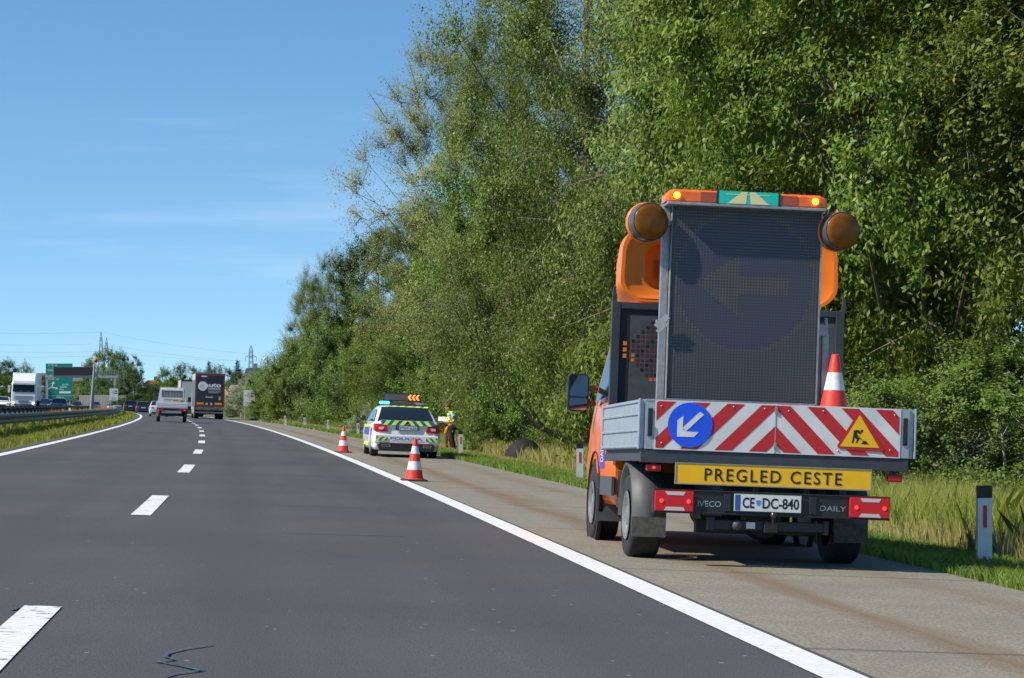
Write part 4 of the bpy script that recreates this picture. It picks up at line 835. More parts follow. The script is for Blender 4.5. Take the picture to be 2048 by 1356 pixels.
# ------------------------------------------------------------------ passenger cars (rear bumper at y=0, nose at y=Lc)
def paint(name, col): return mat(name, col, .3, coat=.7, spec=.5)
def car(name, Lc, W_, H_, zbelt, cat, label, m_body, prof_top, gh, group=None, rear=True, detail=1, wr=.32, wb=None, lights=True):
    """prof_top: (y, z) of bonnet, belt and boot; gh: y of rear glass foot, roof rear, roof front, screen foot"""
    r = empty(name); tag(r, label, cat, group); hw = W_/2; y1, y2 = wb or (.95, Lc-.85); sill = .2
    def plan(y): e = min(1, y/.55); f = min(1, (Lc-y)/.8); return hw*(1-.13*(1-e)**2)*(1-.17*(1-f)**2)
    ys = sorted(set([0, .03, .07, .15, .3, .5, Lc-.6, Lc-.3, Lc-.1, Lc-.02]+[a+d for a in (y1, y2) for d in (-.401, -.40, -.37, -.28, -.15, 0, .15, .28, .37, .40, .401)]+[1.7+i*.25 for i in range(int((Lc-2.8)/.25))]))
    secs = []
    for y in ys:
        a = plan(y); zt_ = interp(prof_top, y); zl = sill+(.12 if y < .1 else 0)
        for yc in (y1, y2):
            if abs(y-yc) < .4005: zl = max(zl, wr*.98+math.sqrt(max(0, .4**2-(y-yc)**2))*.98 if abs(y-yc) < .4 else sill)
        zl = min(zl, zt_-.12); hh = zt_-zl
        half = [(a*.93, zl), (a*.985, zl+hh*.12), (a, zl+hh*.35), (a*.995, zl+hh*.62), (a*.965, zl+hh*.86), (a*.90, zl+hh*.965), (a*.6, zt_+.01)]
        secs.append([(-x_, y, z_) for x_, z_ in half]+[(x_, y, z_) for x_, z_ in half[::-1]])
    m = MB(); loft(m, secs); body = m.build('body', m_body, r)
    # greenhouse: body coloured shell with glass set into it
    g0, g1, g2, g3 = gh; n_ = 14; secs = []; zr_ = H_
    for i in range(n_+1):
        t = i/n_; y = g0+(g3-g0)*t
        if y < g1: q = (y-g0)/(g1-g0); z_ = zbelt-.04+(zr_-.03-zbelt+.04)*(1-(1-q)**1.25)
        elif y > g2: q = (g3-y)/(g3-g2); z_ = zbelt-.04+(zr_-.03-zbelt+.04)*(1-(1-q)**1.25)
        else: z_ = zr_-.03+.03*math.sin(math.pi*(y-g1)/(g2-g1))
        q = max(.02, (z_-zbelt+.04)/(zr_-zbelt)); wa = plan(min(max(y, .4), Lc-.7))*.915; wt = wa*(1-.20*q)
        half = [(wa, zbelt-.06), (wa-.01, zbelt), (wa+(wt-wa)*.55, zbelt-.04+(z_-zbelt+.04)*.6), (wt+.02, z_-.05*q), (wt-.05, z_-.008), (wt*.5, z_+.006)]
        half = [(x_, max(zbelt-.06, min(zz, z_+.006))) for x_, zz in half]
        secs.append([(-x_, y, zz) for x_, zz in half]+[(x_, y, zz) for x_, zz in half[::-1]])
    m = MB(); loft(m, secs); cab_ = m.build('roof', m_body, r)
    wa = plan(.9)*.915
    def glass(nm, q0, q1, front=False):
        m = MB(); vs = []; k = 6; nj = 6
        for j in range(nj+1):
            y = q0+(q1-q0)*j/nj; q = (y-g0)/(g1-g0) if not front else (g3-y)/(g3-g2); q = max(0, min(1, q)); z_ = zbelt-.04+(zr_-.03-zbelt+.04)*(1-(1-q)**1.25)
            zn = max(z_, zbelt+.0); qq = (zn-zbelt+.04)/(zr_-zbelt); ww = wa*(1-.2*qq)-.055
            for i in range(k+1): u_ = -1+2*i/k; vs.append((u_*ww, y+(.012 if front else -.012), zn+.022-.022*abs(u_)**4))
        fs = [(j*(k+1)+i, j*(k+1)+i+1, (j+1)*(k+1)+i+1, (j+1)*(k+1)+i) for j in range(nj) for i in range(k)]
        m.add(vs, fs if not front else [f[::-1] for f in fs], True); return m.build(nm, M_glass, r)
    glass('rear_window', g0+(g1-g0)*.10, g0+(g1-g0)*.93)
    glass('windscreen', g3-(g3-g2)*.10, g3-(g3-g2)*.93, True)
    for s in (-1, 1):
        ya, yb = g0+(g1-g0)*.62+.12, g3-(g3-g2)*.55; zt_ = zr_-.11; pts = [(g0+.25, zbelt+.03), (g3-.18, zbelt+.02), (g2+.02, zt_), (g1+.15, zt_)]
        def xs(y, z): wq = plan(min(max(y, .4), Lc-.7))*.915; q = (z-zbelt)/(zr_-zbelt); return wq*(1-.2*min(1, q*1.0))+.014
        ym = (g1+g2)/2+.1
        for P4 in ([pts[0], (ym-.04, zbelt+.03), (ym-.04, zt_), pts[3]], [(ym+.04, zbelt+.03), pts[1], pts[2], (ym+.04, zt_)]):
            m = MB(); m.add([(s*xs(*p), p[0], p[1]) for p in P4], [(0, 1, 2, 3) if s > 0 else (3, 2, 1, 0)]); m.build('side_window', M_glass, r)
        m = MB(); mx_ = s*(plan(g3)*.95+.10); m.lathe([(.001, -.01), (.075, 0), (.085, .05), (.06, .12), (.001, .15)], (mx_, g3-.35, zbelt+.09), 'Y', 10); m.bar((mx_-s*.1, g3-.3, zbelt+.03), (mx_, g3-.3, zbelt+.07), .04); m.build('door_mirror', M_black if detail < 3 else M_black, r)
    for yy in (y1, y2):
        for s in (-1, 1): wheel(r, (s*(hw-.125), yy, wr), wr, .2, s, .66, 22)
    m = MB(); m.bb((-hw*.8, .25, .17), (hw*.8, Lc-.4, .3)); m.build('underbody', M_black, r)
    m = MB(); m.bb((-.18, Lc-.5, sill+.05), (.18, Lc-.1, .28)); 
    if lights:
        zt_ = interp(prof_top, .07)
        for s in (-1, 1):
            x0, x1 = s*hw*.56, s*hw*.93; m = MB(); vs = [(x0, -.012, zbelt-.26), (x1, .05, zbelt-.28), (x1*1.0, .05, zbelt-.09), (x0, -.012, zbelt-.10)]
            m.add(vs+[(x0, .1, zbelt-.26), (s*hw*.96, .35, zbelt-.26), (s*hw*.96, .35, zbelt-.10), (x0, .1, zbelt-.10)], [(0, 1, 2, 3), (1, 5, 6, 2), (3, 2, 6, 7), (0, 4, 5, 1)] if s > 0 else [(3, 2, 1, 0), (2, 6, 5, 1), (7, 6, 2, 3), (1, 5, 4, 0)]); m.build('tail_light', M_redlens, r, bevel=.004)
        m = MB(); m.bb((-.26, -.025, zbelt-.30), (.26, -.008, zbelt-.19)); m.build('number_plate', M_plate, r)
        m = MB(); m.bb((-hw*.72, -.012, .30), (hw*.72, .05, .42)); m.build('rear_bumper', M_black, r, bevel=.01)
        for s in (-1, 1): m = MB(); m.bb((s*hw*.55, Lc-.12, .62), (s*hw*.86, Lc-.035, .74)); m.build('headlight', M_clrlens, r, bevel=.02)
        m = MB(); m.bb((-hw*.5, Lc-.10, .38), (hw*.5, Lc-.005, .58)); m.build('grille', M_black, r, bevel=.01)
    return r
def put(r, px, Y, rev=False, dz=0, s=1, u=None, roll=.03):
    X = (px-1024)/F*Y if u is None else lx(Y)+u
    r.location = (X, Y, zf(X-lx(Y))+dz); r.rotation_euler = (0, roll, head(Y)+(math.pi if rev else 0)); r.scale = (s, s, s)
    if rev: r.rotation_euler = (0, -roll, head(Y)+math.pi)
    return r
HATCH = dict(prof_top=[(0, .70), (.03, .9), (.07, .98), (1, .98), (2.9, .96), (3.3, .93), (4.0, .80), (4.3, .62)], gh=(.02, .40, 2.3, 3.2))
SUV = dict(prof_top=[(0, .80), (.03, 1.05), (.07, 1.12), (1, 1.12), (3.1, 1.1), (3.6, 1.06), (4.4, .95), (4.7, .7)], gh=(.02, .38, 2.6, 3.5))
SED = dict(prof_top=[(0, .64), (.03, .90), (.07, 1.0), (.5, 1.01), (1, .97), (3.0, .95), (3.4, .92), (4.3, .78), (4.65, .6)], gh=(.35, 1.25, 2.75, 3.7))

# police liftback
m_pw = paint('police_white', (.80, .80, .79))
pol = car('police_car', 4.66, 1.81, 1.46, .98, 'police car', 'white police car with yellow and blue stripes parked on the hard shoulder', m_pw, SED['prof_top'], (.40, 1.30, 2.8, 3.75), lights=False, wb=(1.05, 3.73))
hw = .905
zz0, zz1 = .905, 1.045
m = MB(); m.add([(-.66, -.022, zz0), (.66, -.022, zz0), (.71, -.01, zz1-.03), (.66, -.004, zz1), (-.66, -.004, zz1), (-.71, -.01, zz1-.03), (-.70, .42, zz0), (.70, .42, zz0), (.72, .42, zz1-.03), (.66, .42, zz1-.01), (-.66, .42, zz1-.01), (-.72, .42, zz1-.03)],
      [(0, 1, 2, 3, 4, 5)]+[(i, i+6, (i+1) % 6+6, (i+1) % 6) for i in range(6)]); m.build('boot_lid', m_pw, pol)
m = MB(); yb_ = lambda z: -.026+.018*(z-zz0)/(zz1-zz0)
m.add([(-.655, yb_(zz0+.004), zz0+.004), (.655, yb_(zz0+.004), zz0+.004), (.70, yb_(zz1-.03), zz1-.03), (.655, yb_(zz1-.004), zz1-.004), (-.655, yb_(zz1-.004), zz1-.004), (-.70, yb_(zz1-.03), zz1-.03)], [(0, 1, 2, 3, 4, 5)]); m.mi = 1
for s in (-1, 1):
    for k in range(-2, 5):
        a = .10+k*.215; pl4 = clip(clip([(0, 0), (.65, 0), (.65, zz1-zz0-.008), (0, zz1-zz0-.008)], 1, .8, a+.11), -1, -.8, -a)
        if len(pl4) > 2: m.add([(s*p[0], yb_(zz0+.004+p[1])-.004, zz0+.004+p[1]) for p in pl4], [tuple(range(len(pl4)))])
m.build('boot_stripes', [M_polblue, M_flyellow], pol)
m = MB(); m.lathe([(.055, -.002), (.05, -.010), (.043, -.011), (.042, -.004)], (0, -.026, .975), 'Y', 20); m.mi = 1; m.lathe([(.042, -.004), (.001, -.005)], (0, -.026, .975), 'Y', 20); m.build('round_badge', [M_galv, M_ink], pol)
m = MB(); m.bb((-.30, -.03, .775), (.30, -.012, .895)); m.mi = 1; m.bb((-.26, -.034, .785), (.26, -.0305, .885)); m.mi = 2; m.bb((-.26, -.036, .785), (-.21, -.0345, .885)); pp = m.build('number_plate', [M_black, M_plate, M_polblue], pol)
textmesh('P*07-622', 'lettering', M_polblue, pp, -.19, .24, .803, .868, -.0365, bold=.02)
textmesh('POLICIJA', 'lettering', M_polblue, pol, -.43, .41, .48, .57, -.036, bold=.035)
m = MB(); m.bb((-.83, -.018, .40), (.83, .2, .44)); m.build('bumper_crease', m_pw, pol, bevel=.01)
for s in (-1, 1):
    m = MB(); x0, x1 = .50, .80; m.add([(s*x, -.033, z) for x, z in ((x0, .47), (x1, .47), (x1, .575), (x0, .575))], [(0, 1, 2, 3) if s > 0 else (3, 2, 1, 0)])
    m.mi = 1
    for k in range(-1, 3):
        pl4 = clip(clip([(0, 0), (.30, 0), (.30, .105), (0, .105)], 1, .9, .02+k*.15+.155), -1, -.9, -(.02+k*.15+.075))
        if len(pl4) > 2: m.add([(s*(x0+p[0]), -.036, .47+p[1]) for p in pl4], [tuple(range(len(pl4)))])
    m.mi = 1; m.build('bumper_stripes', [M_polblue, M_flyellow], pol)
    m = MB(); m.bb((s*.2, 0, .44), (s*.82, .05, .6))
m = MB(); secs = [[(-.82, -.021, .435), (.82, -.021, .435), (.86, .05, .43), (.86, .05, .635), (.82, -.021, .63), (-.82, -.021, .63), (-.86, .05, .635), (-.86, .05, .43)]]
m.add([(-.82, -.020, .435), (.82, -.020, .435), (.82, -.020, .63), (-.82, -.020, .63), (-.875, .06, .435), (.875, .06, .435), (.875, .06, .63), (-.875, .06, .63)], [(0, 1, 2, 3), (1, 5, 6, 2), (4, 0, 3, 7), (3, 2, 6, 7), (4, 5, 1, 0)]); m.build('bumper_skin', m_pw, pol, bevel=.012)
m = MB(); m.add([(-.70, -.026, .20), (.70, -.026, .20), (.76, -.026, .33), (.68, -.026, .405), (-.68, -.026, .405), (-.76, -.026, .33), (-.70, .1, .20), (.70, .1, .20), (.76, .1, .33), (.68, .1, .405), (-.68, .1, .405), (-.76, .1, .33)], [(0, 1, 2, 3, 4, 5)]+[(i, i+6, (i+1) % 6+6, (i+1) % 6) for i in range(6)]); df = m.build('diffuser', M_black, pol)
m = MB(); m.bb((-.66, -.030, .398), (.66, -.0265, .408)); m.build('red_trim', M_red, df)
for s in (-1, 1):
    m = MB(); A = [(s*.42, .295), (s*.64, .295), (s*.66, .36), (s*.44, .36)]; B = [(s*.45, .31), (s*.625, .31), (s*.64, .347), (s*.46, .347)]
    vs = [(x, -.034, z) for x, z in A]+[(x, -.034, z) for x, z in B]; fs = [(i, (i+1) % 4, (i+1) % 4+4, i+4) for i in range(4)]; m.add(vs, fs if s > 0 else [f[::-1] for f in fs]); m.build('exhaust_trim', M_galv, df)
    m = MB(); C8 = [(.50, .725), (.80, .70), (.85, .74), (.85, .93), (.70, .945), (.54, .915)]
    vs = [(s*x, -.020+max(0, x-.72)*.35, z) for x, z in C8]+[(s*min(x*1.02, .885), .30 if x > .7 else .1, z) for x, z in C8]
    fs = [(0, 1, 2, 3, 4, 5)]+[(i, i+6, (i+1) % 6+6, (i+1) % 6) for i in range(6)]
    m.add(vs, fs if s > 0 else [f[::-1] for f in fs]); tl = m.build('tail_light', M_redlens, pol)
    m = MB(); D8 = [(.63, .775), (.74, .775), (.75, .845), (.60, .855)]; vs = [(s*x, -.024+max(0, x-.72)*.35, z) for x, z in D8]; m.add(vs, [(0, 1, 2, 3) if s > 0 else (3, 2, 1, 0)]); m.build('light_insert', M_clrlens, tl)
# flank livery
for s in (-1, 1):
    m = MB()
    for (z0, z1, mi) in ((.60, .82, 0), (.83, .90, 1)):
        m.mi = mi
        for (ya, yb) in ((.45, .62), (1.48, 2.4), (2.41, 3.3)): m.add([(s*.912*(.985 if ya < .5 else 1), ya, z0), (s*.912, yb, z0), (s*.908, yb, z1), (s*.908*(.985 if ya < .5 else 1), ya, z1)], [(0, 1, 2, 3) if s > 0 else (3, 2, 1, 0)])
    m.mi = 1; m.add([(s*.913, 1.5, .30), (s*.913, 3.28, .30), (s*.914, 3.28, .38), (s*.914, 1.5, .38)], [(0, 1, 2, 3) if s > 0 else (3, 2, 1, 0)]); m.build('flank_stripes', [M_polblue, M_flyellow], pol)
m = MB()
for k in range(6):
    x_ = -.54+k*.21; m.add([(x_, 1.255, 1.428), (x_+.12, 1.255, 1.428), (x_+.15, 1.42, 1.462), (x_+.03, 1.42, 1.462)], [(0, 1, 2, 3)])
m.M = Matrix.Translation((0, 0, .012)); m.build('roof_stripes', M_flyellow, pol)
m = MB(); m.tube([(0, 1.45, 1.46), (0, 1.38, 1.56)], .008, 6); m.build('antenna', M_black, pol)
# light bar and message board on the roof
m = MB(); m.bb((-.58, 2.0, 1.475), (.58, 2.28, 1.50)); m.bb((-.5, 2.08, 1.45), (-.44, 2.2, 1.475)); m.bb((.44, 2.08, 1.45), (.5, 2.2, 1.475)); m.bb((-.34, 1.99, 1.501), (.34, 2.28, 1.575)); plb = m.build('roof_light_bar', M_dkgrey, pol, bevel=.008)
M_blueon = mat('blue_glow', (.05, .35, 1), .3, emit=(.05, .34, 1), es=3.5)
m = MB(); m.bb((-.60, 2.0, 1.505), (-.345, 2.28, 1.585)); m.build('blue_light', M_blueon, plb, bevel=.02)
m = MB(); m.bb((.345, 2.0, 1.505), (.60, 2.28, 1.575)); m.build('blue_light', mat('blue_lens_off', (.12, .2, .32), .15, spec=.8, coat=.6), plb, bevel=.02)
m = MB(); m.bb((-.48, 2.10, 1.60), (.48, 2.16, 1.83)); m.bar((-.3, 2.13, 1.575), (-.3, 2.13, 1.60), .04); m.bar((.3, 2.13, 1.575), (.3, 2.13, 1.60), .04); m.bb((-.50, 2.085, 1.825), (.50, 2.17, 1.84)); brd = m.build('message_board', M_black, pol, bevel=.004)
m = MB(); m.bb((-.46, 2.094, 1.62), (.46, 2.099, 1.82)); m.build('board_screen', mat('board_face', (.11, .085, .09), .6), brd)
M_chev = mat('chevron_glow', (1, .2, .03), .4, emit=(1, .16, .02), es=3.0)
m = MB()
for k in range(3):
    x_ = .15+k*.105; m.flat([(x_, 1.72), (x_+.06, 1.80), (x_+.105, 1.80), (x_+.05, 1.72), (x_+.105, 1.64), (x_+.06, 1.64)], 2.090)
m.build('lit_chevrons', M_chev, brd)
for s in (-1, 1):
    m = MB(); m.bb((s*.3-.2, 1.55, .75), (s*.3+.2, 1.6, 1.2)); m.build('seat_back', M_grey, pol)
put(pol, 812, 58.6, s=.92, roll=.04); pol.scale = (.935, .92, .865)

# officer ------------------------------------------------------------------
def skin(name, verts, edges, rad, m, parent, sub=2, root=0):
    me = bpy.data.meshes.new(name); me.from_pydata(verts, edges, []); o = bpy.data.objects.new(name, me); COL.objects.link(o)
    md = o.modifiers.new('skin', 'SKIN'); md.use_smooth_shade = True
    for i, v in enumerate(me.skin_vertices[0].data): v.radius = (rad[i], rad[i]) if not isinstance(rad[i], tuple) else rad[i]; v.use_root = (i == root)
    if sub: sd = o.modifiers.new('sub', 'SUBSURF'); sd.levels = sub; sd.render_levels = sub
    dg = bpy.context.evaluated_depsgraph_get(); dg.update(); e = bpy.data.meshes.new_from_object(o.evaluated_get(dg)); bpy.data.objects.remove(o)
    e.materials.clear(); e.materials.append(m); e.name = name; oo = bpy.data.objects.new(name, e); COL.objects.link(oo); oo.parent = parent; return oo
M_skin = mat('skin', (.50, .25, .17), .5); M_navy = mat('navy_cloth', (.010, .012, .022), .8); M_shirt = mat('light_blue_cloth', (.30, .45, .62), .8); M_vest = mat('vest_yellow', (.62, .92, .02), .7, noise=.08, nscale=12)
Yp = 86.5; Xp = (905-1024)/F*Yp
off = empty('person', (Xp, Yp, zf(Xp-lx(Yp))+.02), 0); off.scale = (1.22, 1.25, .955); tag(off, 'person in yellow safety vest and dark trousers reading papers, head bent, behind the police car', 'person')
V = [(0, 0, .93), (.0, 0, 1.12), (-.02, 0, 1.34), (-.05, 0, 1.46), (-.10, 0, 1.54), (-.15, 0, 1.62), (-.17, 0, 1.70),      # 0-6 spine to head
     (.02, -.19, 1.40), (.07, -.25, 1.13), (-.17, -.20, 1.08), (-.24, -.18, 1.09),      # 7-10 near arm
     (.0, .19, 1.40), (.0, .25, 1.14), (-.22, .12, 1.08), (-.29, .08, 1.09),     # 11-14 far arm
     (-.02, -.09, .88), (-.03, -.10, .50), (.06, -.10, .09), (-.05, -.11, .04), (-.14, -.11, .035),
     (-.04, .09, .88), (-.14, .10, .50), (-.12, .10, .09), (-.24, .10, .04), (-.32, .10, .035)]
E = [(0, 1), (1, 2), (2, 3), (3, 4), (4, 5), (5, 6), (2, 7), (7, 8), (8, 9), (9, 10), (2, 11), (11, 12), (12, 13), (13, 14), (0, 15), (15, 16), (16, 17), (17, 18), (18, 19), (0, 20), (20, 21), (21, 22), (22, 23), (23, 24)]
Rd = [(.15, .12), (.15, .12), (.17, .12), (.06, .06), (.062, .062), (.10, .085), (.085, .075), .065, .045, .032, .035, .065, .045, .032, .035, .09, .06, .042, .045, .035, .09, .06, .042, .045, .035]
hands = []
def fingers(base, dirv, up, side):
    # five short chains off the palm, appended to the body skeleton
    for k in range(5):
        b = base+side*(.022*(k-1.5) if k < 4 else -.045)+dirv*(.045 if k < 4 else .0); l = (.055, .065, .06, .045, .045)[k]
        n0 = len(V); d2 = dirv if k < 4 else (dirv*.7-side*.6).normalized()
        V.append(tuple(b)); V.append(tuple(b+d2*l*.5)); V.append(tuple(b+d2*l*.85-up*l*.35)); Rd.extend([.010, .009, .008]); E.extend([(10 if base.y < 0 else 14, n0), (n0, n0+1), (n0+1, n0+2)])
fingers(Vector((-.255, -.175, 1.09)), Vector((-.95, .25, .05)).normalized(), Vector((0, 0, -1)), Vector((.25, .95, 0)))
fingers(Vector((-.305, .075, 1.09)), Vector((-.97, -.2, .05)).normalized(), Vector((0, 0, -1)), Vector((.2, -.95, 0)))
skin('body', V, E, Rd, M_skin, off)
# head details
hd_ = Vector((-.17, 0, 1.655))
m = MB(); m.lathe([(.001, .125), (.06, .11), (.095, .05), (.10, .0), (.096, -.03)], (-.135, 0, 1.68), 'Z', 16); m.build('hair', mat('short_hair', (.10, .055, .04), .8), off)
m = MB(); m.lathe([(.001, -.022), (.014, -.012), (.02, .0), (.001, .02)], (-.268, 0, 1.60), 'Z', 8); m.build('nose', M_skin, off)
for s in (-1, 1):
    m = MB(); m.lathe([(.001, -.012), (.022, -.008), (.03, 0), (.02, .006)], (-.12, s*.098, 1.62), 'Y', 10); m.build('ear', M_skin, off)
    m = MB(); m.lathe([(.001, -.006), (.012, 0), (.001, .006)], (-.247, s*.035, 1.635), 'Z', 8); m.build('eye', M_ink, off)
m = MB(); m.bb((-.258, -.028, 1.563), (-.235, .028, 1.570)); m.build('mouth', mat('lips', (.3, .1, .08), .5), off)
tv = [(0, 0, 1.0), (-.02, -.09, .88), (-.03, -.10, .50), (.055, -.10, .11), (-.04, .09, .88), (-.14, .10, .50), (-.12, .10, .11)]
skin('trousers', tv, [(0, 1), (1, 2), (2, 3), (0, 4), (4, 5), (5, 6)], [(.165, .135), .115, .082, .075, .115, .082, .075], M_navy, off)
m = MB()
for (x_, y_) in ((.02, -.105), (-.16, .10)): m.bb((x_-.2, y_-.05, .0), (x_+.09, y_+.05, .07)); m.bb((x_-.02, y_-.05, .07), (x_+.09, y_+.05, .14))
m.build('shoes', M_ink, off, bevel=.02)
skin('shirt', [(-.02, 0, 1.30), (-.02, 0, 1.40), (.02, -.20, 1.40), (.055, -.245, 1.20), (.0, .19, 1.40), (.0, .235, 1.20), (-.06, 0, 1.475)], [(0, 1), (1, 2), (2, 3), (1, 4), (4, 5), (1, 6)], [(.17, .12), .13, .078, .068, .078, .068, .072], M_shirt, off)
skin('safety_vest', [(.0, 0, .92), (.0, 0, 1.12), (-.02, 0, 1.33), (-.03, 0, 1.42), (.005, -.13, 1.42), (.0, .13, 1.42)], [(0, 1), (1, 2), (2, 3), (3, 4), (3, 5)], [(.20, .17), (.195, .165), (.21, .165), .135, .10, .10], M_vest, off)
m = MB(); m.lathe([(.182, 0), (.182, .05)], (0, 0, 1.06), 'Z', 20); m.build('reflective_band', mat('reflective_grey', (.45, .50, .42), .4), off)
m = MB(); m.lathe([(.001, -.002), (.032, 0)], (.045, -.312, 1.30), 'Y', 12); m.build('sleeve_badge', M_ink, off)
pap = MB(); pap.box((-.36, -.05, 1.155), (.30, .30, .004), rx=.55, ry=.08); pap.box((-.34, -.05, 1.163), (.28, .28, .003), rz=.12, rx=.55, ry=.05); o = pap.build('papers', mat('paper', (.85, .85, .88), .6))
o.parent = None; o.location = off.location; tag(o, 'white sheets of paper held open by the person in the vest', 'papers')
# orange road tool next to the officer
tw_ = empty('folding_warning_triangle', (Xp-.05, Yp-.35, zf(Xp-lx(Yp)))); tag(tw_, 'orange measuring tool with long grey rod leaning beside the person in the vest', 'measuring tool')
m = MB(); m.M = Matrix.Translation((-.16, 0, .76)) @ Matrix.Rotation(.32, 4, 'Y') @ Matrix.Scale(.42, 4, (1, 0, 0)); m.lathe([(.001, -.02), (.15, -.018), (.17, 0), (.15, .018), (.001, .02)], (0, 0, 0), 'Y', 20); m.build('tool_head', M_orangepl, tw_)
m = MB(); m.bar((-.2, 0, .62), (-.52, -.05, .32), .018); m.build('rod', M_galv, tw_)
m = MB(); m.bar((-.52, -.05, .32), (-.76, -.08, .10), .045, .05); m.lathe([(.001, -.03), (.05, -.025), (.05, .025), (.001, .03)], (-.66, -.06, .23), 'Y', 12); m.bb((-.73, -.09, .22), (-.6, -.04, .30)); m.build('grip', M_orangepl, tw_, bevel=.01)
m = MB(); m.bar((-.10, 0, .62), (-.08, -.02, .38), .012); m.bar((-.08, -.02, .38), (-.05, -.03, .02), .05, .05); m.build('stand_leg', M_orangepl, tw_, bevel=.01)
tw_.name = 'measuring_tool'

# dark dome in the grass
X = (1047-1024)/F*75; db = MB(); rg = random.Random(4); vs = []; fs = []; nn = 26
for j in range(9):
    t = j/8; rr_ = math.sqrt(max(0, 1-t**2.2))
    for k in range(nn):
        a = 2*math.pi*k/nn; q = 1+.06*math.sin(3*a+1)+.035*abs(math.sin(6.5*a))+rg.uniform(-.015, .015); vs.append((.60*rr_*q*math.cos(a)-.04*t, .5*rr_*q*math.sin(a), -.1+1.06*t*(1+.05*math.cos(a))))
for j in range(8):
    for k in range(nn): fs.append((j*nn+k, j*nn+(k+1) % nn, (j+1)*nn+(k+1) % nn, (j+1)*nn+k))
db.add(vs, fs, True); o = db.build('covered_heap', mat('black_mesh_cover', (.009, .008, .008), .8, noise=.4, nscale=9, bump=.8, bscale=14)); o.location = (X, 75, zf(X-lx(75))-.08); o.scale = (1.08, 1, .86); tag(o, 'black rounded heap under a dark cover lying in the tall grass', 'heap')

# delineator posts
m = MB(); m.mi = 0; A = [(-.062, -.04), (.062, -.04), (.05, .04), (-.05, .04)]
def postpart(z0, z1, k=1.0): m.add([(x*k, y*k, z0) for x, y in A]+[(x*k, y*k, z1) for x, y in A], [(0, 1, 5, 4), (1, 2, 6, 5), (2, 3, 7, 6), (3, 0, 4, 7), (4, 5, 6, 7), (3, 2, 1, 0)])
postpart(-.15, .60); body_p = m.build('post_body', mat('post_white', (.72, .72, .70), .5, noise=.07, nscale=9))
m = MB(); postpart(.601, .70, 1.01); cap_p = m.build('black_cap', M_black)
m = MB(); m.bb((-.016, -.046, .36), (.016, -.0405, .54)); ref_p = m.build('red_reflector', mat('reflector_red', (.62, .02, .03), .3))
m = MB(); m.bb((-.018, .0405, .36), (.018, .046, .54))
POSTS = [(1967, 20.1, 'nearest white delineator post with black cap and red reflector'), (1159, 42.9, 'delineator post just left of the truck front wheel'), (921, 65, 'delineator post beside the legs of the person in the vest'),
 (790, 86, 'delineator post hidden behind the police car'), (716, 107, 'delineator post touching the police car mirror'), (656, 125, 'delineator post right after the farther cone'),
 (609, 144, 'sixth visible delineator post away from the truck'), (570.5, 163, 'delineator post halfway between radar notice and farther cone'), (536, 196, 'delineator post under the lamp mast'),
 (508, 220, 'delineator post at the right leg of the radar notice'), (481.5, 243, 'delineator post left of the radar notice'), (459, 300, 'farthest delineator post next to the black lorry')]
for i, (px, Y, lab) in enumerate(POSTS):
    if i == 3: continue
    X = (px-1024)/F*Y; z = zf(X-lx(Y)); r = empty('delineator_post', (X, Y, z), head(Y)); tag(r, lab, 'delineator post', 'white delineator posts along the hard shoulder')
    for o in (body_p, cap_p, ref_p):
        c = o if i == 0 else o.copy()
        if i: COL.objects.link(c)
        c.parent = r
    r.scale = (1, 1, 1.03)
r = empty('delineator_post', R(-11, 92), 0); 
tag(r, 'lone white post in the weeds between the two guardrails', 'delineator post', 'white delineator posts along the hard shoulder')
for o in (body_p, cap_p):
    c = o.copy(); COL.objects.link(c); c.parent = r
Xr = (139.5-1024)/F*120; r.location = (Xr, 120, zf(Xr-lx(120))); r.scale = (.8, .8, 1.25)

# ------------------------------------------------------------------ lorries
def lorry_box(name, label, W_, H_, Lc, zfloor, m_rear, m_side, m_roofband=None):
    r = empty(name); tag(r, label, 'lorry'); hw = W_/2
    m = MB(); m.bb((-hw, 0, zfloor), (hw, Lc, H_)); b = m.build('cargo_box', m_side, r, bevel=.02)
    m = MB(); m.bb((-hw+.03, -.012, zfloor+.03), (hw-.03, -.001, H_-.05)); m.build('rear_door', m_rear, r)
    m = MB(); m.bb((-.45, .5, .85), (.45, Lc, zfloor-.01)); m.build('chassis', M_black, r)
    for yy in (2.2, 3.5, 4.8): 
        if yy > Lc-3: continue
        for s in (-1, 1): wheel(r, (s*(hw-.22), yy, .52), .52, .40, s, .55, 20)
    m = MB(); m.bb((-hw+.05, .12, .50), (hw-.05, .22, .62)); m.build('under_run_bar', M_galv, r)
    for s in (-1, 1):
        m = MB(); m.bb((s*(hw-.62), .02, .80), (s*(hw-.12), .10, .95)); m.build('tail_light', M_redlens, r)
    return r
def tractor(r, y0, W_, mcab, name='cab'):
    hw = W_/2; m = MB(); secs = []
    for y, zb_, zt_, k in ((y0, .9, 3.6, .94), (y0+1.2, .7, 3.75, 1), (y0+1.9, .45, 3.55, 1), (y0+2.15, .40, 3.0, .98), (y0+2.25, .42, 1.9, .95)):
        a = hw*k; secs.append([(-a, y, zb_), (-a, y, zt_*.6), (-a*.97, y, zt_-.2), (-a*.85, y, zt_), (a*.85, y, zt_), (a*.97, y, zt_-.2), (a, y, zt_*.6), (a, y, zb_)])
    loft(m, secs, smooth=False); c = m.build(name, mcab, r, bevel=.03)
    for s in (-1, 1): wheel(r, (s*(hw-.2), y0+.95, .52), .52, .35, s, .55, 20)
    return c
m_blk = mat('lorry_black', (.014, .016, .024), .4, coat=.3); m_gr = mat('lorry_grey_side', (.10, .15, .14), .35, coat=.3); m_lgr = mat('lorry_pale', (.48, .48, .46), .5)
bl_ = lorry_box('lorry', 'black lorry with white circle logo and red outline on its rear doors', 2.55, 3.95, 12.6, 1.05, m_blk, m_gr)
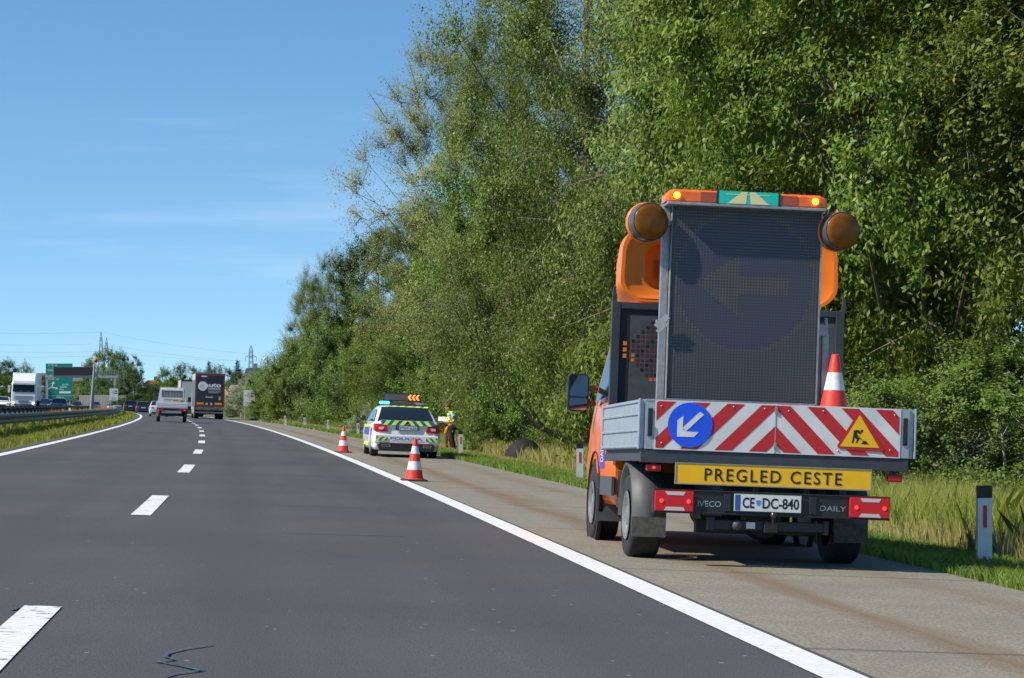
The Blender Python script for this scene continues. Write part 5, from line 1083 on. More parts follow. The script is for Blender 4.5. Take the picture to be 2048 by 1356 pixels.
m = MB()
for a, b in (((-1.22, 1.15), (-1.17, 3.86)), ((1.17, 1.15), (1.22, 3.86)), ((-1.165, 3.76), (1.165, 3.82)), ((-1.165, 1.12), (1.165, 1.17))): m.bb((a[0], -.016, a[1]), (b[0], -.0125, b[1]))
m.build('red_outline', mat('marking_red', (.40, .01, .03), .4), bl_)
m = MB(); cx_, cz_, r0_ = -.62, 2.83, .40; m.flat([(cx_+r0_*math.cos(a*math.pi/16), cz_+r0_*math.sin(a*math.pi/16)) for a in range(32)], -.0135); lg = m.build('round_logo', M_plate, bl_)
m = MB()
for k in range(3):
    x_ = cx_-.08+k*.12; arc = [(x_+.06-.16*math.cos(t*.28-.9), cz_-.02+.26*math.sin(t*.28-.9)) for t in range(7)]
    for p, q in zip(arc, arc[1:]): m.add([(p[0]-.012, -.015, p[1]), (p[0]+.012, -.015, p[1]), (q[0]+.012, -.015, q[1]), (q[0]-.012, -.015, q[1])], [(0, 1, 2, 3)])
m.build('logo_arcs', M_ink, lg)
textmesh('auto', 'lettering', M_plate, bl_, -.42, .95, 2.74, 3.10, -.0155, bold=.03)
textmesh('DOPRAVA', 'lettering', M_plate, bl_, -.12, .93, 2.54, 2.68, -.0155, bold=.03)
m = MB()
for k in range(3): m.bb((-.12, -.0145, 2.42-k*.085), (.93-.2*(k == 2), -.0125, 2.46-k*.085))
m.build('small_print', mat('dim_white', (.4, .4, .4), .5), bl_)
textmesh('Slovakia', 'lettering', M_plate, bl_, -.35, .30, 1.84, 1.98, -.0155, bold=.02)
m = MB(); m.bb((-.75, -.015, 3.62), (-.28, -.0125, 3.72)); m.build('top_sticker', M_plate, bl_)
m = MB(); m.bb((.78, -.015, 1.66), (.96, -.0125, 1.98)); m.build('data_sticker', mat('sticker_green', (.3, .36, .26), .5), bl_)
for x0, x1 in ((-1.1, -.5), (.45, 1.05)):
    m = MB(); m.bb((x0, -.02, 1.24), (x1, -.0125, 1.42)); m.build('marker_board', mat('marker_orange', (.92, .26, .01), .4), bl_)
for xx in (-.25, .15):
    m = MB(); m.lathe([(.10, -.014), (.001, -.016)], (xx, 0, 1.31), 'Y', 14); m.build('round_sticker', mat('sticker_mint', (.35, .6, .45), .5), bl_)
m = MB(); m.bb((-1.2, -.02, .78), (1.2, .015, 1.02)); m.build('tail_lift', mat('dirty_steel', (.13, .12, .11), .6, noise=.6, nscale=5), bl_)
m = MB(); m.bb((-1.28, .0, 3.4), (-1.276, 12.6, 3.93)); m.build('pale_top_band', m_lgr, bl_)
m = MB()
for k in range(6): m.bb((-1.29, .02, 0.5+k*.0), (-1.277, .5, .9))
m.bb((-1.29, .1, .45), (-1.28, 9, 1.0)); m.build('side_skirt', mat('skirt_grey', (.25, .25, .25), .5), bl_)
m = MB(); m.bb((-.3, .1, .56), (.3, .119, .68)); m.build('number_plate', mat('plate_dim', (.2, .2, .2), .5), bl_)
tractor(bl_, 13.2, 2.5, m_lgr); put(bl_, 418, 207, u=None)
gl_ = lorry_box('lorry', 'pale grey lorry driving ahead of the black lorry', 2.55, 3.85, 12.5, 1.05, m_lgr, mat('curtain_grey', (.42, .43, .42), .6)); tractor(gl_, 13.1, 2.5, m_lgr); put(gl_, 384, 254)
m = MB(); m.bb((-1.26, -.02, 1.1), (-1.19, -.0125, 3.8)); m.bb((1.19, -.02, 1.1), (1.26, -.0125, 3.8)); m.build('door_frame', mat('marking_red', (.4, .01, .03)), gl_)
m = MB(); m.bb((-1.27, -.03, 3.72), (1.27, -.0125, 3.87)); m.build('top_rail', M_black, gl_)
# white semi lorry coming towards us
wl_ = empty('lorry'); tag(wl_, 'white articulated lorry coming towards the camera on the opposite carriageway', 'lorry'); hw = 1.25
m = MB(); secs = []
for y, zb_, zt_, k in ((0, .40, 1.35, .96), (-.001+.02, .36, 1.9, .98), (.12, .36, 2.75, 1), (.3, .36, 3.05, 1), (2.2, .6, 3.1, 1)):
    a = hw*k; secs.append([(-a, y, zb_), (-a, y, zt_*.6), (-a*.98, y, zt_-.1), (-a*.9, y, zt_), (a*.9, y, zt_), (a*.98, y, zt_-.1), (a, y, zt_*.6), (a, y, zb_)])
loft(m, secs, smooth=False); m.build('cab', M_white, wl_, bevel=.02)
m = MB(); secs = [[(-1.1, .25, 3.0), (1.1, .25, 3.0), (1.1, .25, 3.1), (-1.1, .25, 3.1)], [(-1.2, .9, 3.05), (1.2, .9, 3.05), (1.15, .9, 3.85), (-1.15, .9, 3.85)], [(-1.22, 2.1, 3.05), (1.22, 2.1, 3.05), (1.2, 2.1, 3.98), (-1.2, 2.1, 3.98)]]; loft(m, secs, smooth=False); m.build('roof_fairing', M_white, wl_)
m = MB(); m.add([(-1.12, -.035, 1.95), (1.12, -.035, 1.95), (1.08, .10, 2.72), (-1.08, .10, 2.72)], [(0, 1, 2, 3)]); m.build('windscreen', M_glass, wl_)
m = MB(); m.bb((-1.1, -.18, 2.70), (1.1, .1, 2.93)); m.build('sun_visor', mat('visor_white', (.6, .63, .6), .4), wl_, bevel=.03)
m = MB()
for z_ in (1.25, 1.4, 1.52): m.bb((-.95, -.03, z_-.02), (.95, .0, z_+.02))
m.bb((-.5, -.05, .85), (.5, -.0, 1.1)); m.build('grille', mat('grille_grey', (.22, .22, .22), .5), wl_)
m = MB(); m.bb((-.95, -.06, .55), (.95, .0, .68)); m.build('lower_bumper', M_dkgrey, wl_)
for s in (-1, 1):
    m = MB(); m.lathe([(.001, -.08), (.09, -.07), (.1, -.03)], (s*1.02, 0, .82), 'Y', 12); m.build('headlight', mat('headlamp_lit', (1, 1, .95), .3, emit=(1, .97, .85), es=2.0), wl_)
    m = MB(); m.bb((s*1.48-.11, .12, 1.85), (s*1.48+.11, .22, 2.6)); m.bar((s*1.25, .2, 2.6), (s*1.48, .18, 2.55), .04); m.build('door_mirror', M_whitedirty, wl_, bevel=.03)
    wheel(wl_, (s*1.05, 1.3, .52), .52, .3, s, .55, 18)
m = MB(); m.bb((-.5, -.012, 2.04), (-.1, -.036, 2.07)); m.bb((.3, -.012, 2.04), (.7, -.036, 2.07)); m.build('wipers', M_galv, wl_)
m = MB(); m.bb((-1.27, 2.9, 1.1), (1.27, 15.5, 3.98)); m.build('trailer', M_whitedirty, wl_, bevel=.02)
for yy in (10.5, 11.8, 13.1):
    for s in (-1, 1): wheel(wl_, (s*1.05, yy, .52), .52, .38, s, .55, 18)
m = MB(); m.bb((-.45, .5, .7), (.45, 15, 1.08)); m.build('chassis', M_black, wl_)
X = (46-1024)/F*250; wl_.location = (X, 250, zf(X-lx(250))); wl_.rotation_euler = (0, .03, head(250))
# note: the cab faces the camera, its trailer stretches away up the road

# flatbed pickup in the left lane
fb = empty('flatbed_pickup'); tag(fb, 'white flatbed pickup with open aluminium load bed and mesh headboard driving away', 'truck'); W_ = 1.98; hw = W_/2
m = MB(); m.bb((-hw, 0, .88), (hw, .035, 1.26)); 
for z_ in (.95, 1.05, 1.15): m.bb((-hw+.06, -.012, z_), (hw-.06, -.0, z_+.035))
m.build('tailgate', mat('bed_white', (.70, .72, .72), .45), fb, bevel=.004)
for s in (-1, 1): m = MB(); m.bb((s*hw-.02*s, .036, .88), (s*hw-.055*s, 2.9, 1.26)); m.build('side_panel', mat('bed_white', (.70, .72, .72), .45), fb)
m = MB(); m.bb((-hw+.06, .04, .86), (hw-.06, 2.9, .90)); m.build('load_floor', M_galv, fb)
m = MB(); yy = 2.9
for a, b in (((-.86, 1.26), (-.72, 2.16)), ((.86, 1.26), (.72, 2.16))): m.bar((a[0], yy, a[1]), (b[0], yy, b[1]), .08, .06)
m.bar((-.74, yy, 2.16), (.74, yy, 2.16), .06, .08); m.bar((-.62, yy-.01, 1.5), (.62, yy-.01, 1.5), .05, .10); m.bar((-.60, yy-.01, 2.02), (.60, yy-.01, 2.02), .05, .06)
for k in range(13): x_ = -.58+k*.0967; m.bar((x_, yy-.01, 1.55), (x_, yy-.01, 2.0), .012)
for k in range(5): z_ = 1.6+k*.08; m.bar((-.6, yy-.012, z_), (.6, yy-.012, z_), .010)
m.bar((-.72, yy, 1.32), (.72, yy, 1.32), .04, .06); m.build('headboard', mat('rack_white', (.72, .73, .73), .5), fb)
m = MB(); secs = []
for y, zt_, k in ((3.0, 2.1, .93), (3.3, 2.18, .95), (4.1, 2.15, .95), (4.7, 1.3, .97), (5.3, 1.05, .92), (5.45, .7, .85)):
    a = .95*k; secs.append([(-a, y, .45), (-a, y, 1.1 if zt_ > 1.2 else zt_-.1), (-a*.86 if zt_ > 1.5 else -a*.95, y, zt_-.08), (-a*.7, y, zt_), (a*.7, y, zt_), (a*.86 if zt_ > 1.5 else a*.95, y, zt_-.08), (a, y, 1.1 if zt_ > 1.2 else zt_-.1), (a, y, .45)])
loft(m, secs, smooth=False); cb_ = m.build('cab', M_white, fb, bevel=.03); m = MB(); m.bb((-.65, 2.985, 1.5), (.65, 2.998, 2.0)); m.build('rear_window', M_glass, cb_)
m = MB(); m.bb((-.92, .02, .74), (.92, .1, .87)); m.bb((-.55, .1, .42), (.55, 5, .72)); m.build('chassis', M_black, fb)
m = MB(); m.bb((-.62, .0, .56), (.62, .06, .72)); m.build('rear_beam', M_galv, fb)
m = MB(); m.bb((-.68, .35, .38), (.68, 4.2, .85)); m.bb((-.93, 1.45, .42), (.93, 3.9, .84)); m.build('underbody', M_black, fb)
for s in (-1, 1):
    m = MB(); m.bb((s*.5, -.02, .70), (s*.9, .05, .82)); m.build('tail_light', M_redlens, fb, bevel=.01)
    m = MB(); m.lathe([(.03, -.022), (.001, -.03)], (s*.82, 0, .76), 'Y', 10); m.build('lit_bulb', M_redon, fb)
    m = MB(); m.bb((s*hw-.02*s-.15*(s > 0), .48, .35), (s*hw-.02*s+.15*(s < 0), .50, .72)); m.build('mud_flap', M_galv if s < 0 else M_grey, fb)
    wheel(fb, (s*.82, .95, .34), .34, .22, s, .6, 18); wheel(fb, (s*.82, 4.6, .34), .34, .2, s, .6, 18)
    m = MB(); m.bb((s*1.12-.1, 4.5, 1.3), (s*1.12+.1, 4.6, 1.62)); m.bar((s*.9, 4.55, 1.35), (s*1.1, 4.55, 1.4), .03); m.build('door_mirror', M_black, fb)
m = MB(); m.tube([(.78, 2.7, 1.3), (.74, 2.75, 2.1)], .04, 8); m.build('rack_pole', M_galv, fb)
put(fb, 342.5, 150)
bx = empty('timber_pile', fb.location+Vector((.42, 1.4, .93)), head(150)); tag(bx, 'brown timber offcuts lying in the flatbed pickup', 'timber')
rg = random.Random(9)
for k in range(7):
    m = MB(); m.box((rg.uniform(-.4, .4), rg.uniform(-.2, .3), .06+.062*k), (rg.uniform(.2, .5), .12, .10), rz=rg.uniform(-.4, .4)); o = m.build('plank', mat('raw_wood', (.55, .33, .15), .7, noise=.3, nscale=9), bx)

# other cars
def setcar(kind, col, label, px, Y, rev=False, s=1, hh=None, wid=1.78):
    d = dict(hatch=(HATCH, 4.35, 1.47, .98), suv=(SUV, 4.75, 1.70, 1.12), sed=(SED, 4.68, 1.44, .98))[kind]
    c = car('car', d[1], wid, d[2], d[3], 'car', label, paint('paint_%d' % int(abs(hash((col, 7)) % 9999)) if False else 'paint_'+'_'.join('%02d' % int(v*99) for v in col), col), group='cars on the motorway', **d[0])
    X = (px-1024)/F*Y; c.location = (X, Y, zf(X-lx(Y))); c.rotation_euler = (0, .03, head(Y)) if not rev else (0, -.03, head(Y)+math.pi); return c
setcar('sed', (.55, .60, .66), 'silver white car half hidden by the flatbed pickup', 317, 222)
setcar('hatch', (.02, .03, .05), 'dark blue hatchback behind the dark estate in the queue', 286.5, 290, wid=1.82)
setcar('suv', (.015, .02, .03), 'dark tall estate car at the tip of the guardrail bend', 260, 340, wid=1.9)
setcar('sed', (.45, .52, .55), 'light silver car just past the guardrail bend', 237, 440)
setcar('hatch', (.75, .75, .74), 'small white car left of the silver car beyond the guardrail', 224, 480)
setcar('sed', (.72, .74, .76), 'white saloon at the left picture edge on the opposite carriageway', 7, 262, rev=True)
setcar('sed', (.70, .72, .74), 'second white saloon beside the white articulated lorry', 14, 330, rev=True)
setcar('sed', (.03, .05, .12), 'dark blue saloon right beside the white articulated lorry', 88, 300, rev=True)
setcar('hatch', (.02, .05, .13), 'blue hatchback below the big green sign', 119, 265, rev=True)
setcar('sed', (.5, .47, .38), 'beige car between two blue cars on the opposite carriageway', 101, 360, rev=True)
setcar('sed', (.03, .035, .045), 'dark car right of the green sign on the opposite carriageway', 153, 420, rev=True)
setcar('hatch', (.05, .06, .07), 'dark car behind the pole with the red cap', 189, 400, rev=True)

# ------------------------------------------------------------------ guardrails
def guardrail(name, u, y0, y1, ztop, label, face=1, step=4.0, dark=None, postoff=.12):
    r = empty(name, R(u, y0)); tag(r, label, 'guardrail'); inv = Vector(r.location)
    prof = [(0, 0), (.02, -.01), (.08, -.05), (.08, -.10), (.02, -.14), (.0, -.155), (.02, -.17), (.08, -.21), (.08, -.26), (.02, -.30), (0, -.31)]
    ys = []; y = y0
    while y < y1: ys.append(y); y += 4 if y < 200 else 8
    ys.append(y1); m = MB(); vs = []
    for y in ys:
        for dx, dz in prof: p = R(u, y); vs.append((p.x+face*dx-inv.x, y-inv.y, p.z+ztop+dz-inv.z))
    n = len(prof); fs = [(j*n+i, j*n+i+1, (j+1)*n+i+1, (j+1)*n+i) for j in range(len(ys)-1) for i in range(n-1)]
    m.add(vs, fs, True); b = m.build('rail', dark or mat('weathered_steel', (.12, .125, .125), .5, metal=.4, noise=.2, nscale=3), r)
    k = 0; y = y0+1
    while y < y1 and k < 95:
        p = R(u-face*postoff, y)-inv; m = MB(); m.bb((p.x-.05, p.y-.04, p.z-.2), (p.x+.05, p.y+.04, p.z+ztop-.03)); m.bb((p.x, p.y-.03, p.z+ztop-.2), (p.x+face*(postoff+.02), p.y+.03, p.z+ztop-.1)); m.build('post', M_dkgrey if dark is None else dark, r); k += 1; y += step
    return r
guardrail('guardrail', -9.15, 50, 330, .66, 'long steel guardrail curving along the left lane, nearer one of two')
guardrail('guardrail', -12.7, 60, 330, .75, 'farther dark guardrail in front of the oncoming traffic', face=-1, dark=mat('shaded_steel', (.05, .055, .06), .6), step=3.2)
guardrail('guardrail', -23.4, 150, 520, .75, 'pale guardrail beyond the oncoming cars', face=1, dark=mat('pale_steel', (.5, .47, .38), .6), step=6)

# ------------------------------------------------------------------ signs, masts, gantry
def sheet(name, m_, p0, p1, parent, y=0, t=.04): m = MB(); m.bb((p0[0], y, p0[1]), (p1[0], y+t, p1[1])); return m.build(name, m_, parent)
def radar_sign(px0, px1, pyt, pyb, pybase, Y, label):
    X = ((px0+px1)/2-1024)/F*Y; k = F/Y; w_ = (px1-px0)/k; z0 = CAMZ-(pyb-HZ)/k; z1 = CAMZ-(pyt-HZ)/k; zg = zf(X-lx(Y)); r = empty('traffic_sign', (X, Y, zg)); tag(r, label, 'sign', 'grey radar notices')
    m = MB(); m.M = Matrix.Translation((0, 0, 0)); m.flat(rrect(-w_/2, w_/2, z0-zg, z1-zg, .09), 0, .03); p = m.build('sign_panel', mat('sign_grey', (.50, .50, .50), .5), r); h = z1-z0; b = z0-zg
    for s in (-1, 1): m = MB(); m.tube([(s*w_*.38, .06, -.3), (s*w_*.38, .06, z1-zg-.1)], .04, 8); m.build('sign_post', M_galv, r)
    m = MB(); cx_, cz_ = -w_*.33, b+h*.66; m.lathe([(.05, -.004), (.001, -.006)], (cx_, 0, cz_), 'Y', 10)
    for rr_ in (.2, .32, .44):
        A = [(cx_+rr_*math.cos(t), cz_+rr_*math.sin(t)) for t in np.linspace(-.75, .75, 9)]; B = [(cx_+(rr_+.035)*math.cos(t), cz_+(rr_+.035)*math.sin(t)) for t in np.linspace(-.75, .75, 9)]
        for i in range(8): m.flat([A[i], A[i+1], B[i+1], B[i]], -.003)
    for dz in (.17, -.10):
        m.flat([(w_*.14, cz_+dz-.06), (w_*.40, cz_+dz-.06), (w_*.40, cz_+dz+.02), (w_*.34, cz_+dz+.10), (w_*.2, cz_+dz+.10), (w_*.14, cz_+dz+.02)], -.004)
    m.build('radar_pictogram', M_ink, p)
    textmesh('KONTROLA', 'lettering', M_ink, p, -w_*.33, w_*.33, b+h*.18, b+h*.25, -.004); textmesh('HITROSTI', 'lettering', M_ink, p, -w_*.33, w_*.33, b+h*.07, b+h*.14, -.004); return r
radar_sign(487, 509.5, 780, 812, 838, 232, 'grey radar notice on two posts standing on the right verge')
radar_sign(219, 236, 777, 801, 815, 312, 'grey radar notice in the median near the queue of cars')
M_sgn = mat('sign_green', (.0, .19, .155), .45, noise=.05, nscale=2)
def green_sign(px0, px1, pyt, pyb, Y, label, texts, arrow=False):
    X = ((px0+px1)/2-1024)/F*Y; k = F/Y; w_ = (px1-px0)/k; zg = zf(X-lx(Y)); z0 = CAMZ-(pyb-HZ)/k-zg; z1 = CAMZ-(pyt-HZ)/k-zg; r = empty('direction_sign', (X, Y, zg)); tag(r, label, 'sign')
    p = sheet('sign_panel', M_sgn, (-w_/2, z0), (w_/2, z1), r, 0, .12)
    for s in (-1, 1): m = MB(); m.tube([(s*w_*.4, .3, -.3), (s*w_*.4, .3, z1-.2)], .14, 8); m.build('sign_post', M_galv, r)
    for t, fx0, fx1, fz0, fz1 in texts: textmesh(t, 'lettering', M_plate, p, -w_/2+fx0*w_, -w_/2+fx1*w_, z0+fz0*(z1-z0), z0+fz1*(z1-z0), -.012, bold=.015)
    if arrow:
        m = MB(); H = z1-z0; S_ = lambda a, b: (-w_/2+a*w_, z0+b*H)
        def stroke(pts, wd):
            for a, b in zip(pts, pts[1:]):
                d = Vector((b[0]-a[0], b[1]-a[1])).normalized(); e = Vector((-d.y, d.x))*wd; m.flat([(a[0]-e.x, a[1]-e.y), (b[0]-e.x, b[1]-e.y), (b[0]+e.x, b[1]+e.y), (a[0]+e.x, a[1]+e.y)], -.012)
        stroke([S_(.0, .42), S_(.08, .48), S_(.17, .50), S_(.21, .58), S_(.24, .68)], .12); stroke([S_(.17, .50), S_(.28, .50), S_(.36, .47)], .12)
        m.flat([S_(.17, .66), S_(.31, .66), S_(.25, .76)], -.014); m.flat([S_(.35, .52), S_(.34, .41), S_(.44, .47)], -.014)
        m.flat([S_(.0, .155), S_(1, .155), S_(1, .165), S_(0, .165)], -.013); m.build('route_arrow', M_plate, p)
        m = MB(); m.flat([S_(.48, .26), S_(.93, .26), S_(.93, .34), S_(.48, .34)], -.013); m.build('white_field', M_plate, p)
green_sign(94, 145, 751, 799, 600, 'big green direction sign with white branching arrow beside the gantry mast', [('Dravograd', .06, .38, .90, .965), ('Maribor  Jug', .06, .46, .82, .88), ('A4  E59', .59, .84, .585, .65), ('Zagreb', .5, .78, .48, .56), ('Ptuj', .5, .66, .37, .45), ('1000 m', .36, .64, .04, .12)], True)
green_sign(91.5, 145, 727, 749.5, 640, 'green direction sign rising above the dark message board', [('A1  E57  A4', .1, .42, .80, .92), ('Maribor', .07, .28, .34, .5)])
# gantry
Yg = 560; kg = F/Yg; gx0 = (94-1024)/kg; gx1 = (230-1024)/kg; zb1 = CAMZ+(HZ-753)/kg; gy = Yg; zgr = .6
gn = empty('sign_gantry', (gx0, gy, zgr)); tag(gn, 'light steel gantry carrying the long dark message board over the motorway', 'gantry'); w_ = gx1-gx0; zb1 -= zgr
for x_ in (0, w_): m = MB(); m.bb((x_-.28, -.25, -.6), (x_+.28, .25, zb1-.3)); m.build('gantry_leg', M_galv, gn)
m = MB(); m.bb((-.3, -.35, zb1-.28), (w_+.8, .35, zb1+.22)); m.build('beam', M_galv, gn)
m = MB()
for k in range(9): x_ = w_*.74+k*(w_*.29/8); m.bar((x_, -.35, zb1+.22), (x_, -.35, zb1+1.35), .07)
for z_ in (.8, 1.35): m.bar((w_*.74, -.35, zb1+z_), (w_*1.03, -.35, zb1+z_), .07)
m.build('railing', M_galv, gn)
m = MB(); x0, x1 = ((108-1024)/kg-gx0), ((190-1024)/kg-gx0); m.bb((x0, -.7, zb1+.24), (x1, -.36, zb1+2.2)); mbd = m.build('message_board', M_ink, gn); m = MB(); m.bb((x0-.15, -.72, zb1+.2), (x0-.001, -.36, zb1+2.25)); m.bb((x0, -.72, zb1+2.201), (x1, -.36, zb1+2.27)); m.build('board_frame', M_galv, mbd)
m = MB()
for k in range(10): z_ = k*.9; m.bar((w_+.25, -.3, z_-.4), (w_+.8, -.3, z_-.4), .05)
m.bar((w_+.8, -.3, -.6), (w_+.8, -.3, zb1+1.3), .07); m.build('ladder', M_galv, gn)
# leaning pole with red cap
Yq = 190; a = P(180.5, 822, Yq); b = P(189, 729, Yq); r = empty('mast', (a.x, Yq, a.z-.5)); tag(r, 'grey double pole with a red cap on top standing in the median weeds', 'pole')
m = MB(); m.tube([(0, 0, 0), (b.x-a.x, 0, b.z-a.z+.5)], [.11, .09], 10); m.build('pole', M_galv, r); m = MB(); m.tube([(.18, .1, 0), (.28, .1, 2.9)], .06, 8); m.build('side_pole', M_galv, r)
c = P(191.5, 721, Yq); m = MB(); m.lathe([(.001, -.17), (.12, -.14), (.17, 0), (.13, .12), (.05, .18), (.001, .19)], (c.x-a.x, 0, c.z-a.z+.5), 'Z', 14); m.build('red_cap', mat('red_cap', (.75, .03, .04), .4), r)
# lamp mast with white dome on the right verge
Yq = 262; a = P(533, 838, Yq); b = P(535.5, 712, Yq); r = empty('camera_mast', (a.x, Yq, zf(a.x-lx(Yq)))); zg = r.location.z; tag(r, 'tall thin mast with a small white dome near its top, at the right verge', 'mast')
m = MB(); m.tube([(0, 0, -.3), (b.x-a.x, 0, b.z-zg)], [.12, .07], 10); m.build('pole', M_galv, r); c = P(530, 717.5, Yq); m = MB(); m.lathe([(.001, -.18), (.13, -.12), (.17, 0), (.13, .12), (.001, .17)], (c.x-a.x, 0, c.z-zg), 'Z', 12); m.bar((c.x-a.x, 0, c.z-zg+.02), (b.x-a.x, 0, c.z-zg+.02), .04); m.build('camera_dome', M_white, r)
m = MB(); m.bb((b.x-a.x-.11, -.08, b.z-zg-.9), (b.x-a.x+.11, .08, b.z-zg-.4)); m.build('equipment_box', M_grey, r)
# an off-camera lamp mast whose shadow falls over the left lane
r = empty('street_lamp', (-24, 87.7, .6)); tag(r, 'grey lamp mast left of the picture whose thin shadow crosses the left lane', 'street lamp')
m = MB(); m.tube([(0, 0, -.3), (0, 0, 10.9)], [.13, .10], 10); m.tube([(0, 0, 10.9), (-1.0, 0, 11.1)], .05, 8); m.build('pole', M_galv, r); m = MB(); m.bb((-1.6, -.15, 11.03), (-.9, .15, 11.15)); m.build('lamp_head', M_galv, r)

# pylons
M_pyl = mat('pylon_steel', (.20, .22, .23), .6)
def pylon(px, Y, pyt, label, arms, wb=3.2, pyb=805, wt=.5):
    X = (px-1024)/F*Y; k = F/Y; z0 = 0; H = CAMZ+(HZ-pyt)/k; r = empty('electricity_pylon', (X, Y, 0), .3); tag(r, label, 'pylon', 'lattice electricity pylons')
    def wd(z): t = z/H; return wb*(1-t)**1.2*.5+wt*.5 if t < .97 else .05
    m = MB(); n = 11; th = max(.13, .25/k*1.0)
    zs = [H*(1-(1-i/n)**1.15) for i in range(n+1)]
    for a, b in zip(zs, zs[1:]):
        wa_, wb_ = wd(a), wd(b); ca = [(-wa_, -wa_), (wa_, -wa_), (wa_, wa_), (-wa_, wa_)]; cb = [(-wb_, -wb_), (wb_, -wb_), (wb_, wb_), (-wb_, wb_)]
        for i in range(4):
            j = (i+1) % 4; m.bar((*ca[i], a), (*cb[i], b), th); m.bar((*ca[i], a), (*cb[j], b), th*.55); m.bar((*ca[j], a), (*cb[i], b), th*.55)
    m.build('lattice_tower', M_pyl, r)
    for f, l in arms:
        m = MB(); z_ = H*f
        for s in (-1, 1):
            m.bar((0, -.3, z_), (s*l, 0, z_+.1), th*.8); m.bar((0, .3, z_), (s*l, 0, z_+.1), th*.8); m.bar((0, 0, z_+H*.035), (s*l, 0, z_+.15), th*.8); m.bar((s*l, 0, z_), (s*l, 0, z_-1.6), th*.9)
        m.build('cross_arm', M_pyl, r)
    return r
pylon(202, 900, 664, 'taller of the two pylons standing together behind the gantry', [(.69, 3.4), (.45, 4.2)], wb=4.2)
pylon(213, 960, 675, 'shorter of the two pylons standing together behind the gantry', [(.66, 2.8), (.5, 5)], wb=4)
pylon(502, 850, 691, 'pylon with two wide cross arms beside the dark blue roof', [(.82, 1.9), (.60, 3.2)], wb=1.6, wt=1.0)
pylon(50, 1500, 716, 'small far pylon above the trees at the left', [(.88, 3), (.7, 4)], wb=5, wt=1)
pylon(247, 1500, 705, 'small far pylon beside the tall green tree', [(.85, 3), (.7, 3)], wb=5, wt=1)
def wire(pts, label, rad=.035):
    m = MB(); q = []
    for (p, q2) in zip(pts, pts[1:]):
        for i in range(12): t = i/12; s = p.lerp(q2, t); s.z -= 4*(p-q2).length*.012*t*(1-t); q.append(s)
    q.append(pts[-1]); m.tube(q, rad, 4, cap=False); o = m.build('power_line', M_pyl); tag(o, label, 'power line', 'overhead power lines')
for k, (dx, py) in enumerate(((-18, 688), (-25, 712), (20, 702))):
    a_ = P(202+dx, py, 900); wire([P(-150, py-4, 880), a_], ('power line running left from the upper arm of the taller pylon', 'power line running left from the lower arm of the taller pylon', 'power line running left from the shorter pylon')[k], .028)
for k, (p0_, p1_) in enumerate((((203, 664), (502, 708)), ((220, 690), (490, 722)), ((226, 704), (516, 722)), ((203, 664), (-150, 660)))):
    wire([P(*p0_, 900), P(*p1_, 860)], ('top power line sagging between the twin pylons and the right pylon', 'middle power line sagging between the twin pylons and the right pylon', 'lowest power line sagging between the twin pylons and the right pylon', 'top power line running left from the taller pylon')[k], .028)
p_ = P(360, 730, 500); r = empty('utility_pole', (p_.x, 500, 0)); tag(r, 'thin dark pole between the trees left of the grey lorry', 'pole'); m = MB(); m.tube([(0, 0, 0), (0, 0, p_.z)], .16, 6); m.bar((-.7, 0, p_.z-.5), (.7, 0, p_.z-.5), .15); m.build('pole', M_bark, r)

# overpass with screens, walls and houses
Yo = 660; ko = F/Yo
def XO(px): return (px-1024)/ko
def ZO(py): return CAMZ+(HZ-py)/ko
ov = empty('overpass', (XO(60), Yo, 0)); tag(ov, 'road bridge with ribbed pale screens behind the white lorry', 'bridge'); x0, x1 = XO(-120)-XO(60), XO(165)-XO(60)
g = NG('ribbed_screen'); sp = g.n('ShaderNodeTexWave', wave_type='BANDS', bands_direction='X'); sp.inputs['Scale'].default_value = .9; g.l(g.pos(), sp.inputs['Vector']); g.l(g.mix(g.rng(sp.outputs['Fac'], .1, .5), (.24, .23, .20), (.36, .34, .31)), g.b.inputs['Base Color']); g.b.inputs['Roughness'].default_value = .8; M_rib = g.m
M_conc = mat('brown_concrete', (.17, .14, .12), .9, noise=.2, nscale=.4)
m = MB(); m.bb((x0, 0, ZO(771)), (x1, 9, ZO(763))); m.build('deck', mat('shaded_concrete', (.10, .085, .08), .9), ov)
m = MB(); m.bb((x0, -.1, ZO(763)+.01), (x1, .1, ZO(746))); m.build('noise_screen', M_rib, ov)
for px in (-30, 168): m = MB(); m.bb((XO(px)-XO(60)-1, 1, -1), (XO(px)-XO(60)+1, 7, ZO(771)-.02)); m.build('pier', M_conc, ov)
o = MB(); o.bb((XO(-120), Yo+14, -2), (XO(164), Yo+14.6, ZO(773))); nw = o.build('noise_wall', M_rib); tag(nw, 'tall ribbed wall under the bridge behind the white lorry', 'noise wall')
g_ = M_rib.copy(); g_.name = 'ribbed_grey'; 
o = MB(); p0 = P(158, 790, 540); p1 = P(253, 790, 540); o.bb((p0.x, 540, -1.5), (p1.x, 540.4, CAMZ+21*540/F)); nw = o.build('noise_wall', g_); tag(nw, 'low grey ribbed wall behind the pole with the red cap', 'noise wall')
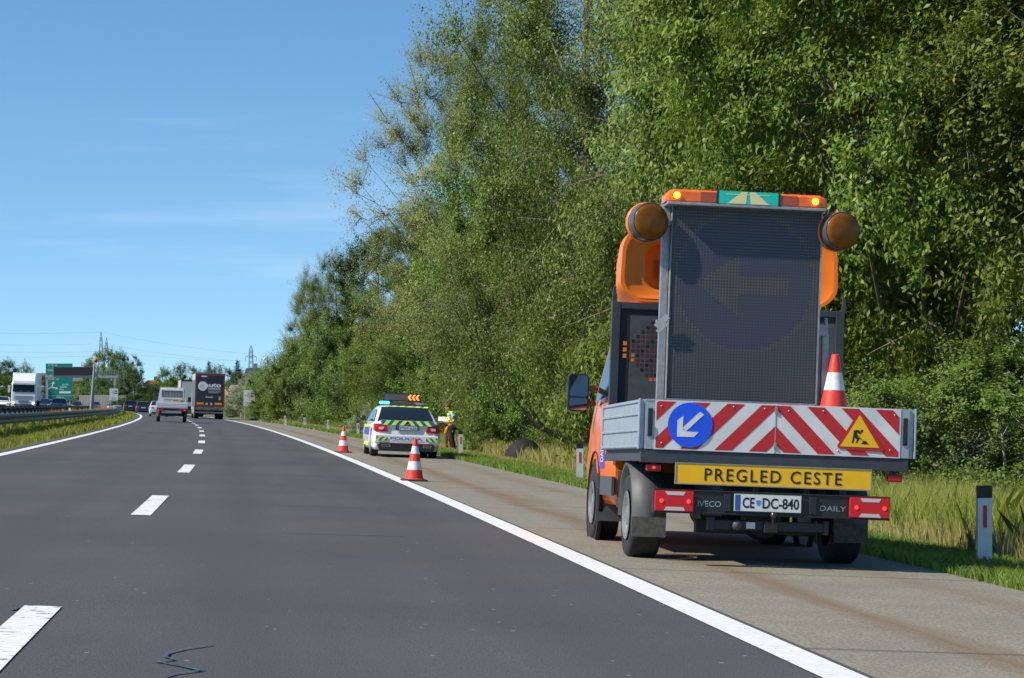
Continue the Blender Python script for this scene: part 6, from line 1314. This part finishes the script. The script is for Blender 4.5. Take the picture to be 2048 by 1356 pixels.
def house(px0, px1, pyr, pye, Y, mroof, mwall, label, gable=False):
    x0 = (px0-1024)/F*Y; x1 = (px1-1024)/F*Y; zr_ = CAMZ+(HZ-pyr)/F*Y; ze = CAMZ+(HZ-pye)/F*Y; r = empty('house', ((x0+x1)/2, Y, 0)); tag(r, label, 'house'); w_ = (x1-x0)/2; d = 6
    m = MB(); m.bb((-w_*.96, .4, -1), (w_*.96, 2*d-.4, ze)); m.build('wall', mwall, r)
    m = MB(); m.add([(-w_, 0, ze), (w_, 0, ze), (w_, d, zr_), (-w_, d, zr_), (w_, 2*d, ze), (-w_, 2*d, ze), (-w_, 0, ze-.2), (w_, 0, ze-.2)], [(0, 1, 2, 3), (3, 2, 4, 5), (6, 7, 1, 0), (5, 4, 1, 0)][:3]); m.add([(-w_*.97, .2, ze), (-w_*.97, d, zr_-.1), (-w_*.97, 2*d-.2, ze)], [(0, 1, 2)]); m.add([(w_*.97, .2, ze), (w_*.97, d, zr_-.1), (w_*.97, 2*d-.2, ze)], [(2, 1, 0)]); rf = m.build('roof', mroof, r)
    m = MB(); m.box((w_*.3, d*.9, zr_+.3), (.7, .7, 1.2)); m.build('chimney', M_conc, rf)
    for k in range(3): m = MB(); m.bb((-w_*.6+k*w_*.6-.5, .36, ze-2), (-w_*.6+k*w_*.6+.5, .395, ze-.8)); m.build('window', M_glass, r)
    return r
M_rt = mat('orange_tile', (.62, .17, .06), .8, noise=.25, nscale=1.5); M_rg = mat('grey_brown_tile', (.26, .21, .17), .85, noise=.2, nscale=1.5); M_wl = mat('cream_render', (.6, .52, .38), .8)
house(288, 314, 759.5, 767, 620, M_rt, M_wl, 'house with orange tiled roof above the dark hedge')
house(143, 166, 754, 761, 700, M_rt, M_wl, 'orange roofed house at the end of the bridge screen')
house(452, 484, 769, 787, 370, M_rg, mat('yellow_render', (.70, .48, .08), .8), 'grey brown roofed house right of the black lorry')
m = MB(); a_, b_, c_ = P(446, 805, 362), P(458.5, 792, 362), P(449, 778, 362); m.add([(a_.x, 362, -.5), (P(460, 800, 362).x, 362, -.5), (P(460, 800, 362).x, 362, P(460, 790, 362).z), (P(450, 778, 362).x, 362, c_.z), (P(438, 778, 362).x, 362, P(438, 790, 362).z), (P(438, 778, 362).x, 362, -.5)] + [(a_.x, 366, -.5), (P(460, 800, 362).x, 366, -.5), (P(460, 800, 362).x, 366, P(460, 790, 362).z), (P(450, 778, 362).x, 366, c_.z), (P(438, 778, 362).x, 366, P(438, 790, 362).z), (P(438, 778, 362).x, 366, -.5)], [(0, 1, 2, 3, 4, 5), (1, 7, 8, 2), (2, 8, 9, 3), (3, 9, 10, 4), (4, 10, 11, 5)])
o = m.build('barn', mat('yellow_wall', (.78, .50, .08), .7)); tag(o, 'yellow gabled outbuilding peeking out right of the black lorry', 'building')
house(486, 516, 735, 755, 480, mat('dark_blue_roof', (.02, .03, .05), .5), M_wl, 'house with dark blue roof between conifer and pylon')
